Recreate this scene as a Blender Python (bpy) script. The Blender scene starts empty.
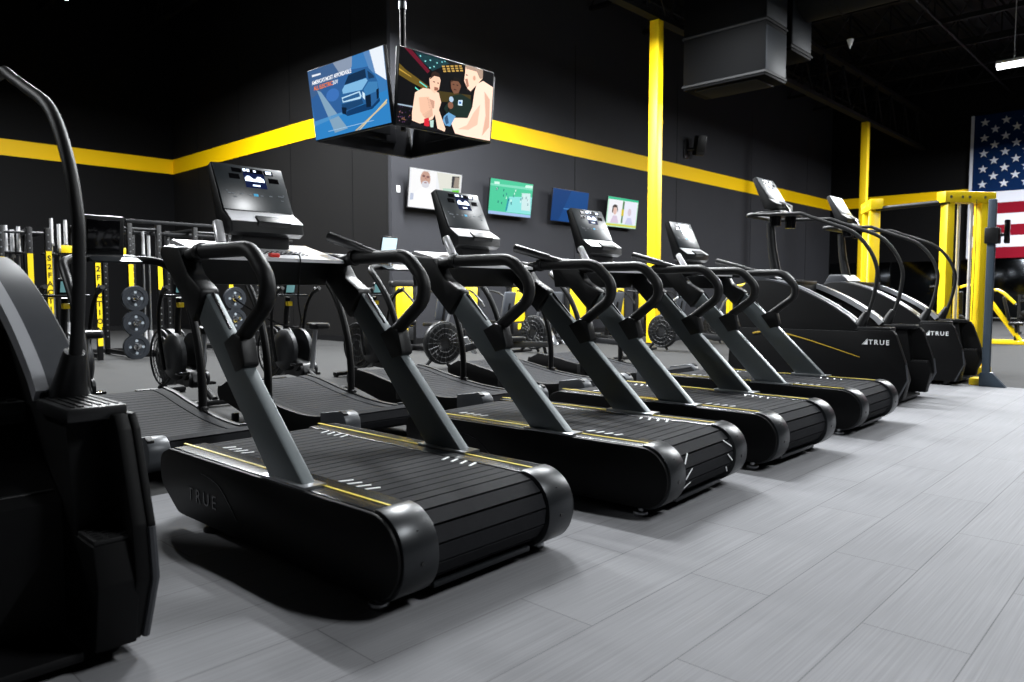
import bpy, bmesh, math, random
from math import pi, sin, cos, radians as R
from mathutils import Matrix, Vector
random.seed(4)
S = bpy.context.scene
S.view_settings.view_transform = 'Standard'; S.view_settings.look = 'None'
S.view_settings.gamma = 1.0; S.view_settings.exposure = 0.0; S.view_settings.use_curve_mapping = False
COL = S.collection

# ------------------------------------------------------------------ materials
def mat(name, col, rough=.5, metal=0., emit=None, es=1., spec=.5, noise=None, bump=None, coat=0):
    m = bpy.data.materials.new(name); m.use_nodes = True
    nt = m.node_tree; b = nt.nodes['Principled BSDF']
    b.inputs['Base Color'].default_value = (*col, 1)
    b.inputs['Roughness'].default_value = rough
    b.inputs['Metallic'].default_value = metal
    b.inputs['Specular IOR Level'].default_value = spec
    b.inputs['Coat Weight'].default_value = coat
    if emit:
        b.inputs['Emission Color'].default_value = (*emit, 1); b.inputs['Emission Strength'].default_value = es
    if noise:                                   # (scale, amount): fine mottling of the colour
        tc = nt.nodes.new('ShaderNodeTexCoord'); n = nt.nodes.new('ShaderNodeTexNoise')
        n.inputs['Scale'].default_value = noise[0]; n.inputs['Detail'].default_value = 4
        nt.links.new(tc.outputs['Object'], n.inputs['Vector'])
        mx = nt.nodes.new('ShaderNodeMixRGB'); mx.blend_type = 'MIX'
        mx.inputs[1].default_value = (*[c*(1-noise[1]) for c in col], 1)
        mx.inputs[2].default_value = (*[min(1, c*(1+noise[1])) for c in col], 1)
        nt.links.new(n.outputs['Fac'], mx.inputs[0]); nt.links.new(mx.outputs[0], b.inputs['Base Color'])
    if bump:                                    # (scale, strength)
        tc = nt.nodes.new('ShaderNodeTexCoord'); n = nt.nodes.new('ShaderNodeTexNoise')
        n.inputs['Scale'].default_value = bump[0]; n.inputs['Detail'].default_value = 3
        nt.links.new(tc.outputs['Object'], n.inputs['Vector'])
        bp = nt.nodes.new('ShaderNodeBump'); bp.inputs['Strength'].default_value = bump[1]; bp.inputs['Distance'].default_value = .002
        nt.links.new(n.outputs['Fac'], bp.inputs['Height']); nt.links.new(bp.outputs[0], b.inputs['Normal'])
    return m

M = dict(
    plastic=mat('black_plastic', (.0055, .0058, .0065), .4, spec=.4, noise=(30, .15), bump=(400, .25)),
    gloss=mat('gloss_black', (.003, .003, .0035), .16),
    panel=mat('matte_black_panel', (.003, .0031, .0034), .5, spec=.14, bump=(300, .2)),
    band=mat('satin_black_band', (.016, .018, .0205), .34, .4, noise=(60, .1)),
    post=mat('gunmetal_paint', (.12, .138, .145), .38, .35, noise=(80, .06)),
    rubber=mat('grip_rubber', (.005, .005, .0055), .5, spec=.35, bump=(500, .3)),
    slat=mat('slat_rubber', (.013, .0135, .0155), .75, spec=.1, noise=(25, .2), bump=(600, .5)),
    rail=mat('rail_top', (.007, .008, .0095), .26, noise=(90, .2), spec=.35),
    yellow=mat('yellow_paint', (.98, .60, .001), .5, spec=.15),
    yellowm=mat('yellow_powder_coat', (.92, .66, .012), .34),
    yline=mat('yellow_line', (.85, .66, .07), .4),
    white=mat('white_print', (.78, .79, .8), .5),
    silver=mat('silver_plastic', (.80, .80, .82), .32, .3),
    chrome=mat('chrome', (.75, .75, .76), .14, 1.),
    steel=mat('brushed_steel', (.42, .43, .45), .3, .9),
    darkm=mat('dark_metal', (.010, .0105, .012), .4, .3),
    frame=mat('black_powder_coat', (.0045, .0045, .005), .45, spec=.25),
    cover=mat('grey_arch_cover', (.05, .053, .06), .36, .2, noise=(40, .08)),
    coverlight=mat('silver_arch_trim', (.50, .51, .54), .32, .4),
    console=mat('console_face', (.022, .030, .036), .3, noise=(50, .2), spec=1.),
    screen=mat('console_screen', (.002, .003, .008), .15, emit=(.01, .02, .09), es=.6),
    glow=mat('console_glow', (.5, .6, .8), .3, emit=(.72, .82, 1.), es=2.2),
    blueglow=mat('console_blue_key', (.05, .2, .3), .3, emit=(.05, .35, .6), es=.8),
    swoosh=mat('gold_line', (.42, .27, .01), .4),
    icon=mat('console_print', (.22, .25, .28), .4),
    window=mat('console_window', (.003, .003, .004), .12),
    teal=mat('lcd_teal', (.1, .2, .2), .3, emit=(.16, .36, .38), es=.6),
    lcdwhite=mat('lcd_white', (.5, .6, .6), .3, emit=(.7, .9, 1.), es=1.0),
    red=mat('red_plastic', (.75, .03, .02), .4),
    seat=mat('black_vinyl', (.007, .007, .0075), .4, spec=.35),
    greypad=mat('grey_vinyl', (.05, .055, .065), .5, spec=.3),
    mesh_=mat('fan_mesh', (.009, .0095, .0105), .4, .3),
    fan=mat('fan_blade', (.016, .017, .019), .45, .2),
    plate=mat('weight_plate', (.012, .0145, .019), .45, spec=.3, noise=(30, .15)),
    capgrey=mat('grey_end_cap', (.06, .065, .073), .4, .2), duct=mat('duct_metal_shaded', (.0012, .0013, .0016), .6, .0, spec=.05), ductlit=mat('duct_metal_lit', (.03, .034, .04), .5, .0, spec=.1),  # duct and ductlit: shaded and lit sides of the ducts, put into colour
    blackduct=mat('duct_black', (.004, .0043, .005), .6, spec=.2),
    flagw=mat('flag_white', (.48, .49, .55), .8, spec=.08), flagr=mat('flag_red', (.15, .004, .012), .8, spec=.05), flagb=mat('flag_blue', (.0018, .0125, .052), .8, spec=.05),
    lamp=mat('lamp_diffuser', (1, 1, 1), .5, emit=(.93, .97, 1.), es=10.),
    housing=mat('lamp_housing', (.5, .5, .5), .5),
    mirror=mat('mirror_glass', (.035, .038, .042), .12, 1.),
    tvcase=mat('tv_case', (.006, .006, .007), .3),
    column=mat('column_yellow', (.90, .60, .006), .4),
    switch=mat('switch_plate', (.8, .8, .8), .4),
    red_led=mat('red_led', (.6, .1, .1), .4, emit=(1, .25, .2), es=1.),
    postblue=mat('slate_column', (.04, .058, .08), .45, .2),
)

def wall_mat(name, col):
    m = mat(name, col, .65, spec=.1)
    nt = m.node_tree; b = nt.nodes['Principled BSDF']
    tc = nt.nodes.new('ShaderNodeTexCoord')
    n = nt.nodes.new('ShaderNodeTexNoise'); n.inputs['Scale'].default_value = .8; n.inputs['Detail'].default_value = 5
    nt.links.new(tc.outputs['Object'], n.inputs['Vector'])
    mx = nt.nodes.new('ShaderNodeMixRGB'); mx.inputs[1].default_value = (*[c*.85 for c in col], 1); mx.inputs[2].default_value = (*[c*1.15 for c in col], 1)
    nt.links.new(n.outputs['Fac'], mx.inputs[0]); nt.links.new(mx.outputs[0], b.inputs['Base Color'])
    n2 = nt.nodes.new('ShaderNodeTexNoise'); n2.inputs['Scale'].default_value = 40
    nt.links.new(tc.outputs['Object'], n2.inputs['Vector'])
    bp = nt.nodes.new('ShaderNodeBump'); bp.inputs['Strength'].default_value = .12; bp.inputs['Distance'].default_value = .004
    nt.links.new(n2.outputs['Fac'], bp.inputs['Height']); nt.links.new(bp.outputs[0], b.inputs['Normal'])
    return m
M['wall'] = wall_mat('wall_paint_lit', (.028, .0285, .0325))  # brightly lit wall; the walls' uneven light is put into their paint colour
M['walldark'] = wall_mat('wall_shaded_and_joints', (.0028, .0028, .0033))  # same paint darkened for the dim walls; also the dark panel joints
M['wallmid'] = wall_mat('wall_paint_half_shaded', (.0075, .0072, .0072))  # same paint, the side wall's weaker light put into its colour

def floor_mat():
    m = mat('grey_vinyl_plank', (.3, .3, .3), .62, spec=.02)
    nt = m.node_tree; b = nt.nodes['Principled BSDF']; N = nt.nodes.new; L = nt.links.new
    tc = N('ShaderNodeTexCoord')
    rot = N('ShaderNodeMapping'); rot.inputs['Rotation'].default_value = (0, 0, R(90)); rot.inputs['Location'].default_value = (0, -.14, 0)
    L(tc.outputs['Object'], rot.inputs['Vector'])
    br = N('ShaderNodeTexBrick'); br.inputs['Scale'].default_value = 1
    br.inputs['Brick Width'].default_value = 1.22; br.inputs['Row Height'].default_value = .305; br.inputs['Mortar Size'].default_value = .0022
    br.inputs['Mortar Smooth'].default_value = .3
    br.inputs['Color1'].default_value = (.205, .2065, .216, 1); br.inputs['Color2'].default_value = (.217, .2185, .228, 1); br.inputs['Mortar'].default_value = (.125, .125, .130, 1)
    L(rot.outputs[0], br.inputs['Vector'])
    st = N('ShaderNodeMapping'); st.inputs['Scale'].default_value = (150, 1.6, 1)
    L(tc.outputs['Object'], st.inputs['Vector'])
    n = N('ShaderNodeTexNoise'); n.inputs['Scale'].default_value = 1; n.inputs['Detail'].default_value = 3; n.inputs['Roughness'].default_value = .6
    L(st.outputs[0], n.inputs['Vector'])
    cr = N('ShaderNodeValToRGB'); cr.color_ramp.elements[0].position = .3; cr.color_ramp.elements[1].position = .72
    cr.color_ramp.elements[0].color = (.85, .85, .85, 1); cr.color_ramp.elements[1].color = (1.09, 1.09, 1.09, 1)
    L(n.outputs['Fac'], cr.inputs[0])
    mx = N('ShaderNodeMixRGB'); mx.blend_type = 'MULTIPLY'; mx.inputs[0].default_value = 1
    L(br.outputs['Color'], mx.inputs[1]); L(cr.outputs[0], mx.inputs[2])
    n3 = N('ShaderNodeTexNoise'); n3.inputs['Scale'].default_value = .7; n3.inputs['Detail'].default_value = 3
    L(tc.outputs['Object'], n3.inputs['Vector'])
    cr3 = N('ShaderNodeValToRGB'); cr3.color_ramp.elements[0].color = (.9, .9, .9, 1); cr3.color_ramp.elements[1].color = (1.08, 1.08, 1.08, 1)
    L(n3.outputs['Fac'], cr3.inputs[0])
    mx2 = N('ShaderNodeMixRGB'); mx2.blend_type = 'MULTIPLY'; mx2.inputs[0].default_value = 1
    L(mx.outputs[0], mx2.inputs[1]); L(cr3.outputs[0], mx2.inputs[2]); L(mx2.outputs[0], b.inputs['Base Color'])
    bp = N('ShaderNodeBump'); bp.inputs['Strength'].default_value = .12; bp.inputs['Distance'].default_value = .002
    L(n.outputs['Fac'], bp.inputs['Height']); L(bp.outputs[0], b.inputs['Normal'])
    return m
M['floor'] = floor_mat()
M['rubberfloor'] = mat('grey_rubber_floor', (.034, .034, .034), .75, spec=.06, noise=(3, .12), bump=(160, .25))

# ------------------------------------------------------------------ geometry helpers
def catmull(pts, k=6):
    P = [Vector(p) for p in pts]; out = []
    for i in range(len(P)-1):
        p0 = P[max(i-1, 0)]; p1 = P[i]; p2 = P[i+1]; p3 = P[min(i+2, len(P)-1)]
        for j in range(k):
            t = j/k
            out.append(.5*((2*p1)+(p2-p0)*t+(2*p0-5*p1+4*p2-p3)*t*t+(3*p1-p0-3*p2+p3)*t**3))
    out.append(P[-1]); return out

def rnd(pts, n=5):
    """polygon of (a, b[, radius]): corners with a radius become arcs"""
    out = []; N = len(pts)
    for i, p in enumerate(pts):
        r = p[2] if len(p) > 2 else 0
        c = Vector(p[:2])
        if not r: out.append((c.x, c.y)); continue
        a = (Vector(pts[i-1][:2])-c).normalized(); b = (Vector(pts[(i+1) % N][:2])-c).normalized()
        ang = a.angle(b); d = r/math.tan(ang/2)
        la = .499 if len(pts[i-1]) > 2 and pts[i-1][2] else .98
        lb = .499 if len(pts[(i+1) % N]) > 2 and pts[(i+1) % N][2] else .98
        d = min(d, (Vector(pts[i-1][:2])-c).length*la, (Vector(pts[(i+1) % N][:2])-c).length*lb)
        rr = d*math.tan(ang/2); o = c+(a+b).normalized()*(rr/sin(ang/2))
        v1 = c+a*d-o; v2 = c+b*d-o; w = v1.angle(v2) if rr > 1e-9 else 0
        for k in range(n+1):
            t = k/n
            q = o+(v1*sin((1-t)*w)+v2*sin(t*w))/sin(w) if w > 1e-4 else o+v1
            out.append((q.x, q.y))
    return out

class MB:
    def __init__(s): s.bm = bmesh.new()
    def _add(s, tb, mx=None):
        me = bpy.data.meshes.new('t'); 
        if mx is not None: bmesh.ops.transform(tb, matrix=mx, verts=tb.verts)
        tb.to_mesh(me); tb.free(); s.bm.from_mesh(me); bpy.data.meshes.remove(me); return s
    def box(s, c, d, bev=0, rot=None, seg=2):
        tb = bmesh.new(); bmesh.ops.create_cube(tb, size=1)
        bmesh.ops.scale(tb, vec=d, verts=tb.verts)
        if bev: bmesh.ops.bevel(tb, geom=tb.edges[:], offset=min(bev, min(d)*.45), segments=seg, affect='EDGES', profile=.5)
        mx = Matrix.Translation(c)
        if rot: mx = mx @ Matrix.Rotation(rot[2], 4, 'Z') @ Matrix.Rotation(rot[1], 4, 'Y') @ Matrix.Rotation(rot[0], 4, 'X')
        return s._add(tb, mx)
    def prism(s, poly, lo, hi, axis='y', bev=0, mx=None):
        tb = bmesh.new()
        f = {'y': lambda a, b, t: (a, t, b), 'x': lambda a, b, t: (t, a, b), 'z': lambda a, b, t: (a, b, t)}[axis]
        v0 = [tb.verts.new(f(p[0], p[1], lo)) for p in poly]; v1 = [tb.verts.new(f(p[0], p[1], hi)) for p in poly]
        n = len(poly)
        c0 = tb.faces.new(v0); c1 = tb.faces.new(v1[::-1])
        for i in range(n): tb.faces.new((v0[i], v1[i], v1[(i+1) % n], v0[(i+1) % n]))
        bmesh.ops.recalc_face_normals(tb, faces=tb.faces)
        if bev:
            ed = list(set(list(c0.edges)+list(c1.edges)))
            bmesh.ops.bevel(tb, geom=ed, offset=bev, segments=2, affect='EDGES', profile=.5)
        return s._add(tb, mx)
    def tube(s, pts, r, n=10, k=0, closed=False, flat=1.):
        P = catmull(pts, k) if k else [Vector(p) for p in pts]
        rr = r if isinstance(r, (list, tuple)) else [r]*len(P)
        if len(rr) != len(P): rr = [rr[0]+(rr[-1]-rr[0])*i/(len(P)-1) for i in range(len(P))]
        tb = bmesh.new(); rings = []; up = None
        for i, p in enumerate(P):
            if closed: t = (P[(i+1) % len(P)]-P[i-1]).normalized()
            else: t = (P[min(i+1, len(P)-1)]-P[max(i-1, 0)]).normalized()
            if up is None: up = Vector((0, 0, 1)) if abs(t.z) < .9 else Vector((0, 1, 0))
            a = (up-t*up.dot(t)).normalized(); b = t.cross(a); up = a
            rings.append([tb.verts.new(p+(a*cos(2*pi*j/n)+b*sin(2*pi*j/n)*flat)*rr[i]) for j in range(n)])
        m = len(rings)
        for i in range(m if closed else m-1):
            A, B = rings[i], rings[(i+1) % m]
            for j in range(n): tb.faces.new((A[j], A[(j+1) % n], B[(j+1) % n], B[j]))
        if not closed: tb.faces.new(rings[0][::-1]); tb.faces.new(rings[-1])
        bmesh.ops.recalc_face_normals(tb, faces=tb.faces)
        return s._add(tb)
    def cyl(s, p0, p1, r, n=16, r2=None, bev=0):
        p0 = Vector(p0); p1 = Vector(p1); d = p1-p0
        tb = bmesh.new()
        bmesh.ops.create_cone(tb, cap_ends=True, segments=n, radius1=r, radius2=r if r2 is None else r2, depth=d.length)
        if bev:
            ed = [e for e in tb.edges if e.calc_face_angle(0) > 1.]
            bmesh.ops.bevel(tb, geom=ed, offset=bev, segments=2, affect='EDGES', profile=.5)
        q = Vector((0, 0, 1)).rotation_difference(d.normalized())
        return s._add(tb, Matrix.Translation((p0+p1)/2) @ q.to_matrix().to_4x4())
    def lathe(s, prof, o, axis, n=28):
        """prof: list of (radius, height) along axis from o"""
        q = Vector((0, 0, 1)).rotation_difference(Vector(axis).normalized())
        tb = bmesh.new(); rings = []
        for r, z in prof:
            rings.append([tb.verts.new((r*cos(2*pi*j/n), r*sin(2*pi*j/n), z)) for j in range(n)] if r > 1e-6 else [tb.verts.new((0, 0, z))])
        for A, B in zip(rings, rings[1:]):
            for j in range(n):
                a = [A[j % len(A)], A[(j+1) % n % len(A)], B[(j+1) % n % len(B)], B[j % len(B)]]
                a = list(dict.fromkeys(a))
                if len(a) > 2: tb.faces.new(a)
        bmesh.ops.recalc_face_normals(tb, faces=tb.faces)
        return s._add(tb, Matrix.Translation(o) @ q.to_matrix().to_4x4())
    def ribbon(s, path, lo, hi, th):
        """closed-section strip following path of (x, z) between y lo and hi, thickness th downwards"""
        n = len(path); P = [Vector((p[0], p[1])) for p in path]; q = []
        for i in range(n):
            t = (P[min(i+1, n-1)]-P[max(i-1, 0)]).normalized(); nn = Vector((-t.y, t.x))
            if nn.y < 0 and abs(nn.y) > .2: nn = -nn
            q.append(P[i]-nn*th)
        return s.prism([(p.x, p.y) for p in P]+[(p.x, p.y) for p in q[::-1]], lo, hi)
    def poly(s, pts):
        vs = [s.bm.verts.new(p) for p in pts]; s.bm.faces.new(vs); return s
    def build(s, name, m, parent=None, smooth=True, loc=None):
        bm = s.bm; bmesh.ops.remove_doubles(bm, verts=bm.verts, dist=1e-6)
        if smooth:
            for f in bm.faces: f.smooth = True
            for e in bm.edges: e.smooth = e.calc_face_angle(0) < R(38)
        me = bpy.data.meshes.new(name); bm.to_mesh(me); bm.free()
        me.materials.append(M[m] if isinstance(m, str) else m)
        o = bpy.data.objects.new(name, me); COL.objects.link(o)
        if parent: o.parent = parent
        if loc: o.location = loc
        return o

def tag(o, label=None, cat=None, group=None, kind=None):
    if label: o['label'] = label
    if cat: o['category'] = cat
    if group: o['group'] = group
    if kind: o['kind'] = kind
    return o
def thing(name, label, cat, loc=(0, 0, 0), rz=0, group=None):
    o = bpy.data.objects.new(name, None); COL.objects.link(o); o.empty_display_size = .2
    o.location = loc; o.rotation_euler = (0, 0, rz)
    return tag(o, label, cat, group)
def dup(root, loc, rz, label, group=None):
    def rec(o, p):
        c = o.copy(); COL.objects.link(c)
        if p: c.parent = p
        for ch in list(o.children): rec(ch, c)
        return c
    r = rec(root, None); r.location = loc; r.rotation_euler = (0, 0, rz); r['label'] = label
    if group: r['group'] = group
    return r
def text(name, s, size, mx, m, parent, ext=.001, spacing=1., bold=0.):
    cu = bpy.data.curves.new('t', 'FONT'); cu.body = s; cu.size = size; cu.align_x = 'CENTER'; cu.align_y = 'CENTER'
    cu.extrude = ext; cu.space_character = spacing; cu.offset = bold; cu.resolution_u = 2
    t = bpy.data.objects.new('t', cu); COL.objects.link(t)
    bpy.context.view_layer.update()
    me = bpy.data.meshes.new_from_object(t.evaluated_get(bpy.context.evaluated_depsgraph_get()))
    bpy.data.objects.remove(t); bpy.data.curves.remove(cu)
    me.transform(mx); me.name = name; me.materials.clear(); me.materials.append(M[m] if isinstance(m, str) else m)
    o = bpy.data.objects.new(name, me); COL.objects.link(o); o.parent = parent
    return o
def axes(o, ex, ey, ez=None):
    ex = Vector(ex).normalized(); ey = Vector(ey).normalized(); ez = ex.cross(ey)
    return Matrix(((ex.x, ey.x, ez.x, o[0]), (ex.y, ey.y, ez.y, o[1]), (ex.z, ey.z, ez.z, o[2]), (0, 0, 0, 1)))

# ------------------------------------------------------------------ camera (eye 1.05 m, looking along the row)
H = 1.05; AZ = R(43.434); PIT = R(3.727)
cam = bpy.data.cameras.new('camera'); co = bpy.data.objects.new('camera', cam); COL.objects.link(co)
cam.sensor_width = 36; cam.lens = 742.7/1024*36; cam.clip_end = 200
co.location = (0, 0, H); co.rotation_euler = (pi/2-PIT, 0, AZ)
cam.dof.use_dof = True; cam.dof.focus_distance = 4.6; cam.dof.aperture_fstop = 3.2
S.camera = co

# ------------------------------------------------------------------ the room
X1, X3, Y2, YF = -22.16, -11.88, 9.10, 31.9
XR, YB, ZC = 9., -6., 9.2
def slab(name, c, d, m, kind='structure'):
    o = MB().box(c, d).build(name, m, smooth=False); return tag(o, kind=kind)
slab('floor', ((X1+XR)/2, (YB+YF)/2, -.053), (XR-X1+.4, YF-YB+.4, .1), 'rubberfloor')
slab('floor_planks', ((-3.95+XR)/2, (YB+9.75)/2, -.0015), (XR+3.95, 9.75-YB, .003), 'floor')
slab('wall_left', (X1-.1, (YB+Y2)/2, ZC/2), (.2, Y2-YB, ZC), 'walldark')
slab('wall_side', ((X1+X3)/2-.1, Y2+.1, ZC/2), (X3-X1+.2-.2, .2, ZC), 'wallmid')
slab('wall_back', (X3-.1, (Y2+YF)/2, ZC/2), (.2, YF-Y2, ZC), 'wall')
slab('wall_far', ((X3+XR)/2, YF+.1, ZC/2), (XR-X3+.2, .2, ZC), 'walldark')
slab('wall_right', (XR+.1, (YB+YF)/2, ZC/2), (.2, YF-YB, ZC), 'walldark')
slab('wall_front', ((X1+XR)/2, YB-.1, ZC/2), (XR-X1, .2, ZC), 'walldark')
# ribbed black deck ceiling
b = MB(); b.box(((X1+XR)/2, (YB+YF)/2, ZC+.1), (XR-X1+.4, YF-YB+.4, .1))
x = X1+.1
while x < XR:
    b.box((x, (YB+YF)/2, ZC+.03), (.12, YF-YB, .06)); x += .3
tag(b.build('ceiling', 'blackduct', smooth=False), kind='structure')
# yellow band painted round the walls
Z0, Z1 = 4.475, 4.885; zc, zh = (Z0+Z1)/2, Z1-Z0
slab('trim_1', (X1+.008, (YB+Y2)/2, zc), (.012, Y2-YB-.02, zh), 'yellow')
slab('trim_2', ((X1+X3)/2, Y2-.008, zc), (X3-X1-.03, .012, zh), 'yellow')
slab('trim_3', (X3+.008, (Y2+YF)/2, zc), (.012, YF-Y2-.03, zh), 'yellow')
slab('trim_4', ((X3+XR)/2, YF-.008, zc), (XR-X3-.03, .012, zh), 'yellow')
# panel joints in the wallboard, dark base strip
b = MB()
for xx in (-20.5, -18.1, -15.65, -13.2): b.box((xx, Y2-.004, 3.6), (.012, .006, 7.2))
tag(b.build('trim_5', 'walldark', smooth=False), kind='structure')
b = MB()
for yy in (14.85, 19.7, 24.6, 29.4): b.box((X3+.004, yy, 3.6), (.006, .012, 7.2))
tag(b.build('trim_6', 'walldark', smooth=False), kind='structure')
slab('baseboard_side', ((X1+X3)/2, Y2-.012, .06), (X3-X1-.03, .016, .12), 'frame')
slab('baseboard_back', (X3+.012, (Y2+YF)/2, .06), (.016, YF-Y2, .12), 'frame')
slab('baseboard_left', (X1+.012, (YB+Y2)/2, .06), (.016, Y2-YB-.03, .12), 'frame')

# yellow steel columns, and the open-web girder they carry
for lab, yy in (('yellow square steel column rising from behind the treadmills to the black girder', 13.1),
                ('yellow square steel column at the far end of the room behind the cable machine', 25.35)):
    t = thing('steel_column', lab, 'column', (-8.4, yy, 0), 0)
    MB().box((0, 0, 3.245), (.205, .205, 6.49), .012).build('shaft', 'column', t)
    b = MB().box((0, 0, .012), (.36, .36, .024), .004)
    for sx in (-1, 1):
        for sy in (-1, 1): b.cyl((sx*.14, sy*.14, .02), (sx*.14, sy*.14, .06), .016, 8)
    b.build('base_plate', 'frame', t)
def girder(x0, y0, x1, y1, z0, z1, w, step):
    b = MB(); d = Vector((x1-x0, y1-y0)); L = d.length; u = d/L; ang = math.atan2(u.y, u.x)
    mid = ((x0+x1)/2, (y0+y1)/2)
    for z in (z0+.05, z1-.05): b.box((mid[0], mid[1], z), (L, w, .1), rot=(0, 0, ang))
    n = int(L/step)
    for i in range(n):
        a = Vector((x0, y0))+u*(i*step); c = a+u*(step/2); e = a+u*step
        b.tube([(a.x, a.y, z0+.06), (c.x, c.y, z1-.06)], .028, 5); b.tube([(c.x, c.y, z1-.06), (e.x, e.y, z0+.06)], .028, 5)
        b.tube([(c.x, c.y, z0+.06), (c.x, c.y, z1-.06)], .022, 5)
    return b
tag(girder(-8.4, YB, -8.4, YF, 6.5, 7.9, .2, 1.5).build('ceiling_girder', 'blackduct', smooth=False), kind='structure')
for i in range(15):
    yy = -3.75+i*2.4
    tag(girder(X3 if yy > Y2 else X1, yy, XR, yy, 8.2, 9.1, .1, 1.1).build('ceiling_joist', 'blackduct', smooth=False), kind='structure')
b = MB()
for xx in (-10.3, -5.6, -1.2, 3.4): b.tube([(xx, YB, 8.12), (xx, YF, 8.12)], .035, 6)
tag(b.build('ceiling_pipe', 'blackduct'), kind='structure')

# ducts near the columns
t = thing('air_duct', 'boxy dark metal ventilation drop hanging right of the nearer yellow column', 'duct', (-7.05, 13.75, 0))
MB().box((0, 0, 7.1), (1.7, .9, 4.1), .01).build('casing', 'duct', t)
MB().box((.855, 0, 5.55), (.012, .86, .8), .004).box((.855, 0, 6.6), (.012, .86, 1.0), .004).build('painted_lit_face', 'ductlit', t)  # paler sheets painting the light on the +X side of the casing
for z in (5.12, 6.05): MB().box((0, 0, z), (1.74, .94, .04)).build('flange', 'blackduct', t)
MB().box((0, 0, 5.04), (1.3, .7, .05), .01).build('grille', 'blackduct', t)
t = thing('air_duct', 'smaller boxy dark metal ventilation drop joined to the long round duct', 'duct', (-6.9, 14.9, 0))
MB().box((0, 0, 7.45), (1.4, .96, 3.4), .01).build('casing', 'duct', t)
MB().box((.705, 0, 6.3), (.012, .9, .85), .004).build('painted_lit_face', 'ductlit', t)  # paler sheet, again light on the +X side put into colour
for z in (5.82, 6.9): MB().box((0, 0, z), (1.44, 1.04, .04)).build('flange', 'blackduct', t)
o = MB().cyl((-6.15, 14.95, 6.9), (8.8, 14.95, 6.9), .5, 24)
for i in range(14): o.cyl((-5.5+i*1.05, 14.95, 6.9), (-5.47+i*1.05, 14.95, 6.9), .52, 24)
tag(o.build('round_duct', 'blackduct'), 'long round black duct running under the dark ceiling', 'duct')
t = thing('sprinkler_head', 'small white sprinkler cone hanging from the black ceiling', 'sprinkler', (-5.83, 16.5, 0))
MB().cyl((0, 0, 8.12), (0, 0, 6.34), .014, 8).build('drop_pipe', 'blackduct', t)
MB().cyl((0, 0, 6.17), (0, 0, 6.36), .012, 10, .07).build('cone', 'white', t)

# ceiling lights: those out of view include ones added to brighten walls and floor
def fixture(loc, label, power, spread=130, L=2.4, rz=0.):
    t = thing('ceiling_light', label, 'ceiling light', loc, rz, 'linear ceiling lights')
    MB().box((0, 0, .05), (L, .2, .08), .02).build('housing', 'housing', t)
    MB().prism(rnd([(-.095, .012), (-.095, -.09, .05), (.095, -.09, .05), (.095, .012)]), -L/2+.02, L/2-.02, 'x').build('diffuser', 'lamp', t)
    for sx in (-1, 1): MB().tube([(sx*L*.35, 0, .08), (sx*L*.35, 0, 8.15-loc[2])], .01, 6).build('hanger_rod', 'housing', t)
    l = bpy.data.lights.new('lamp', 'AREA'); l.shape = 'RECTANGLE'; l.size = L; l.size_y = .2; l.energy = power*.62
    l.color = (.95, .98, 1.); l.spread = R(spread)
    lo = bpy.data.objects.new('lamp', l); COL.objects.link(lo); lo.parent = t; lo.location = (0, 0, -.10)
    return t
LIGHTS = [((-2.9, 21.3, 6.5), 'long white light hanging near the flag, the one lit lamp in view', 2700, 180),
          ((-15.2, 4.75, 6.78), 'long white light over the weight racks, glowing at the top left edge', 1800, 170),
          ((-1.9, 11.0, 6.5), 'long white light hanging over the gap before the stair climbers', 300, 170),
          ((-2.0, 15.8, 6.5), 'long white light hanging past the stair climbers', 600, 180),
          ((-1.6, 18.9, 6.5), 'long white light hanging beyond the cable machine', 450, 180),
          ((-6.8, 11.2, 6.5), 'unseen long white light added between the yellow column and the treadmills', 1500, 165),  # out of view, added to brighten the wall of screens
          ((-6.2, 6.4, 6.5), 'long white light hanging behind the treadmill row', 1300, 140),
          ((3.0, 4.8, 6.5), 'unseen long white light added over the open aisle beside the treadmills', 820, 150),  # out of view, added to lift the near floor
          ((-2.0, 27.3, 6.5), 'unseen long white light added in front of the flag wall', 3300, 180),  # out of view, added to brighten the yellow band at the far end
          ((-9.0, -3.0, 6.5), 'unseen long white fill light added behind the camera, over the front of the room', 480, 160),  # unseen fill, added for the camera-side faces of the treadmill posts
          ((-9.3, 8.9, 6.5), 'long white light hanging in front of the wall of screens', 1700, 160),
          ((-12.9, 5.3, 6.6), 'unseen long white light added before the corner of the side wall', 1700, 165),  # out of view, added to brighten the side wall
          ]
for a in LIGHTS: fixture(*a)

# ------------------------------------------------------------------ treadmills
def face_panel(o, ex, ey, parent, w, h, off=.0):
    """helper returning a matrix for things drawn on a tilted face: origin at the face centre"""
    return axes(o, ex, ey)

def on_face(mx, u, v, w, h, t, name, m, parent, bev=0):
    b = MB(); b.box((u, v, t/2), (w, h, t), bev); o = b
    bmesh.ops.transform(o.bm, matrix=mx, verts=o.bm.verts)
    return o.build(name, m, parent)

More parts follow.
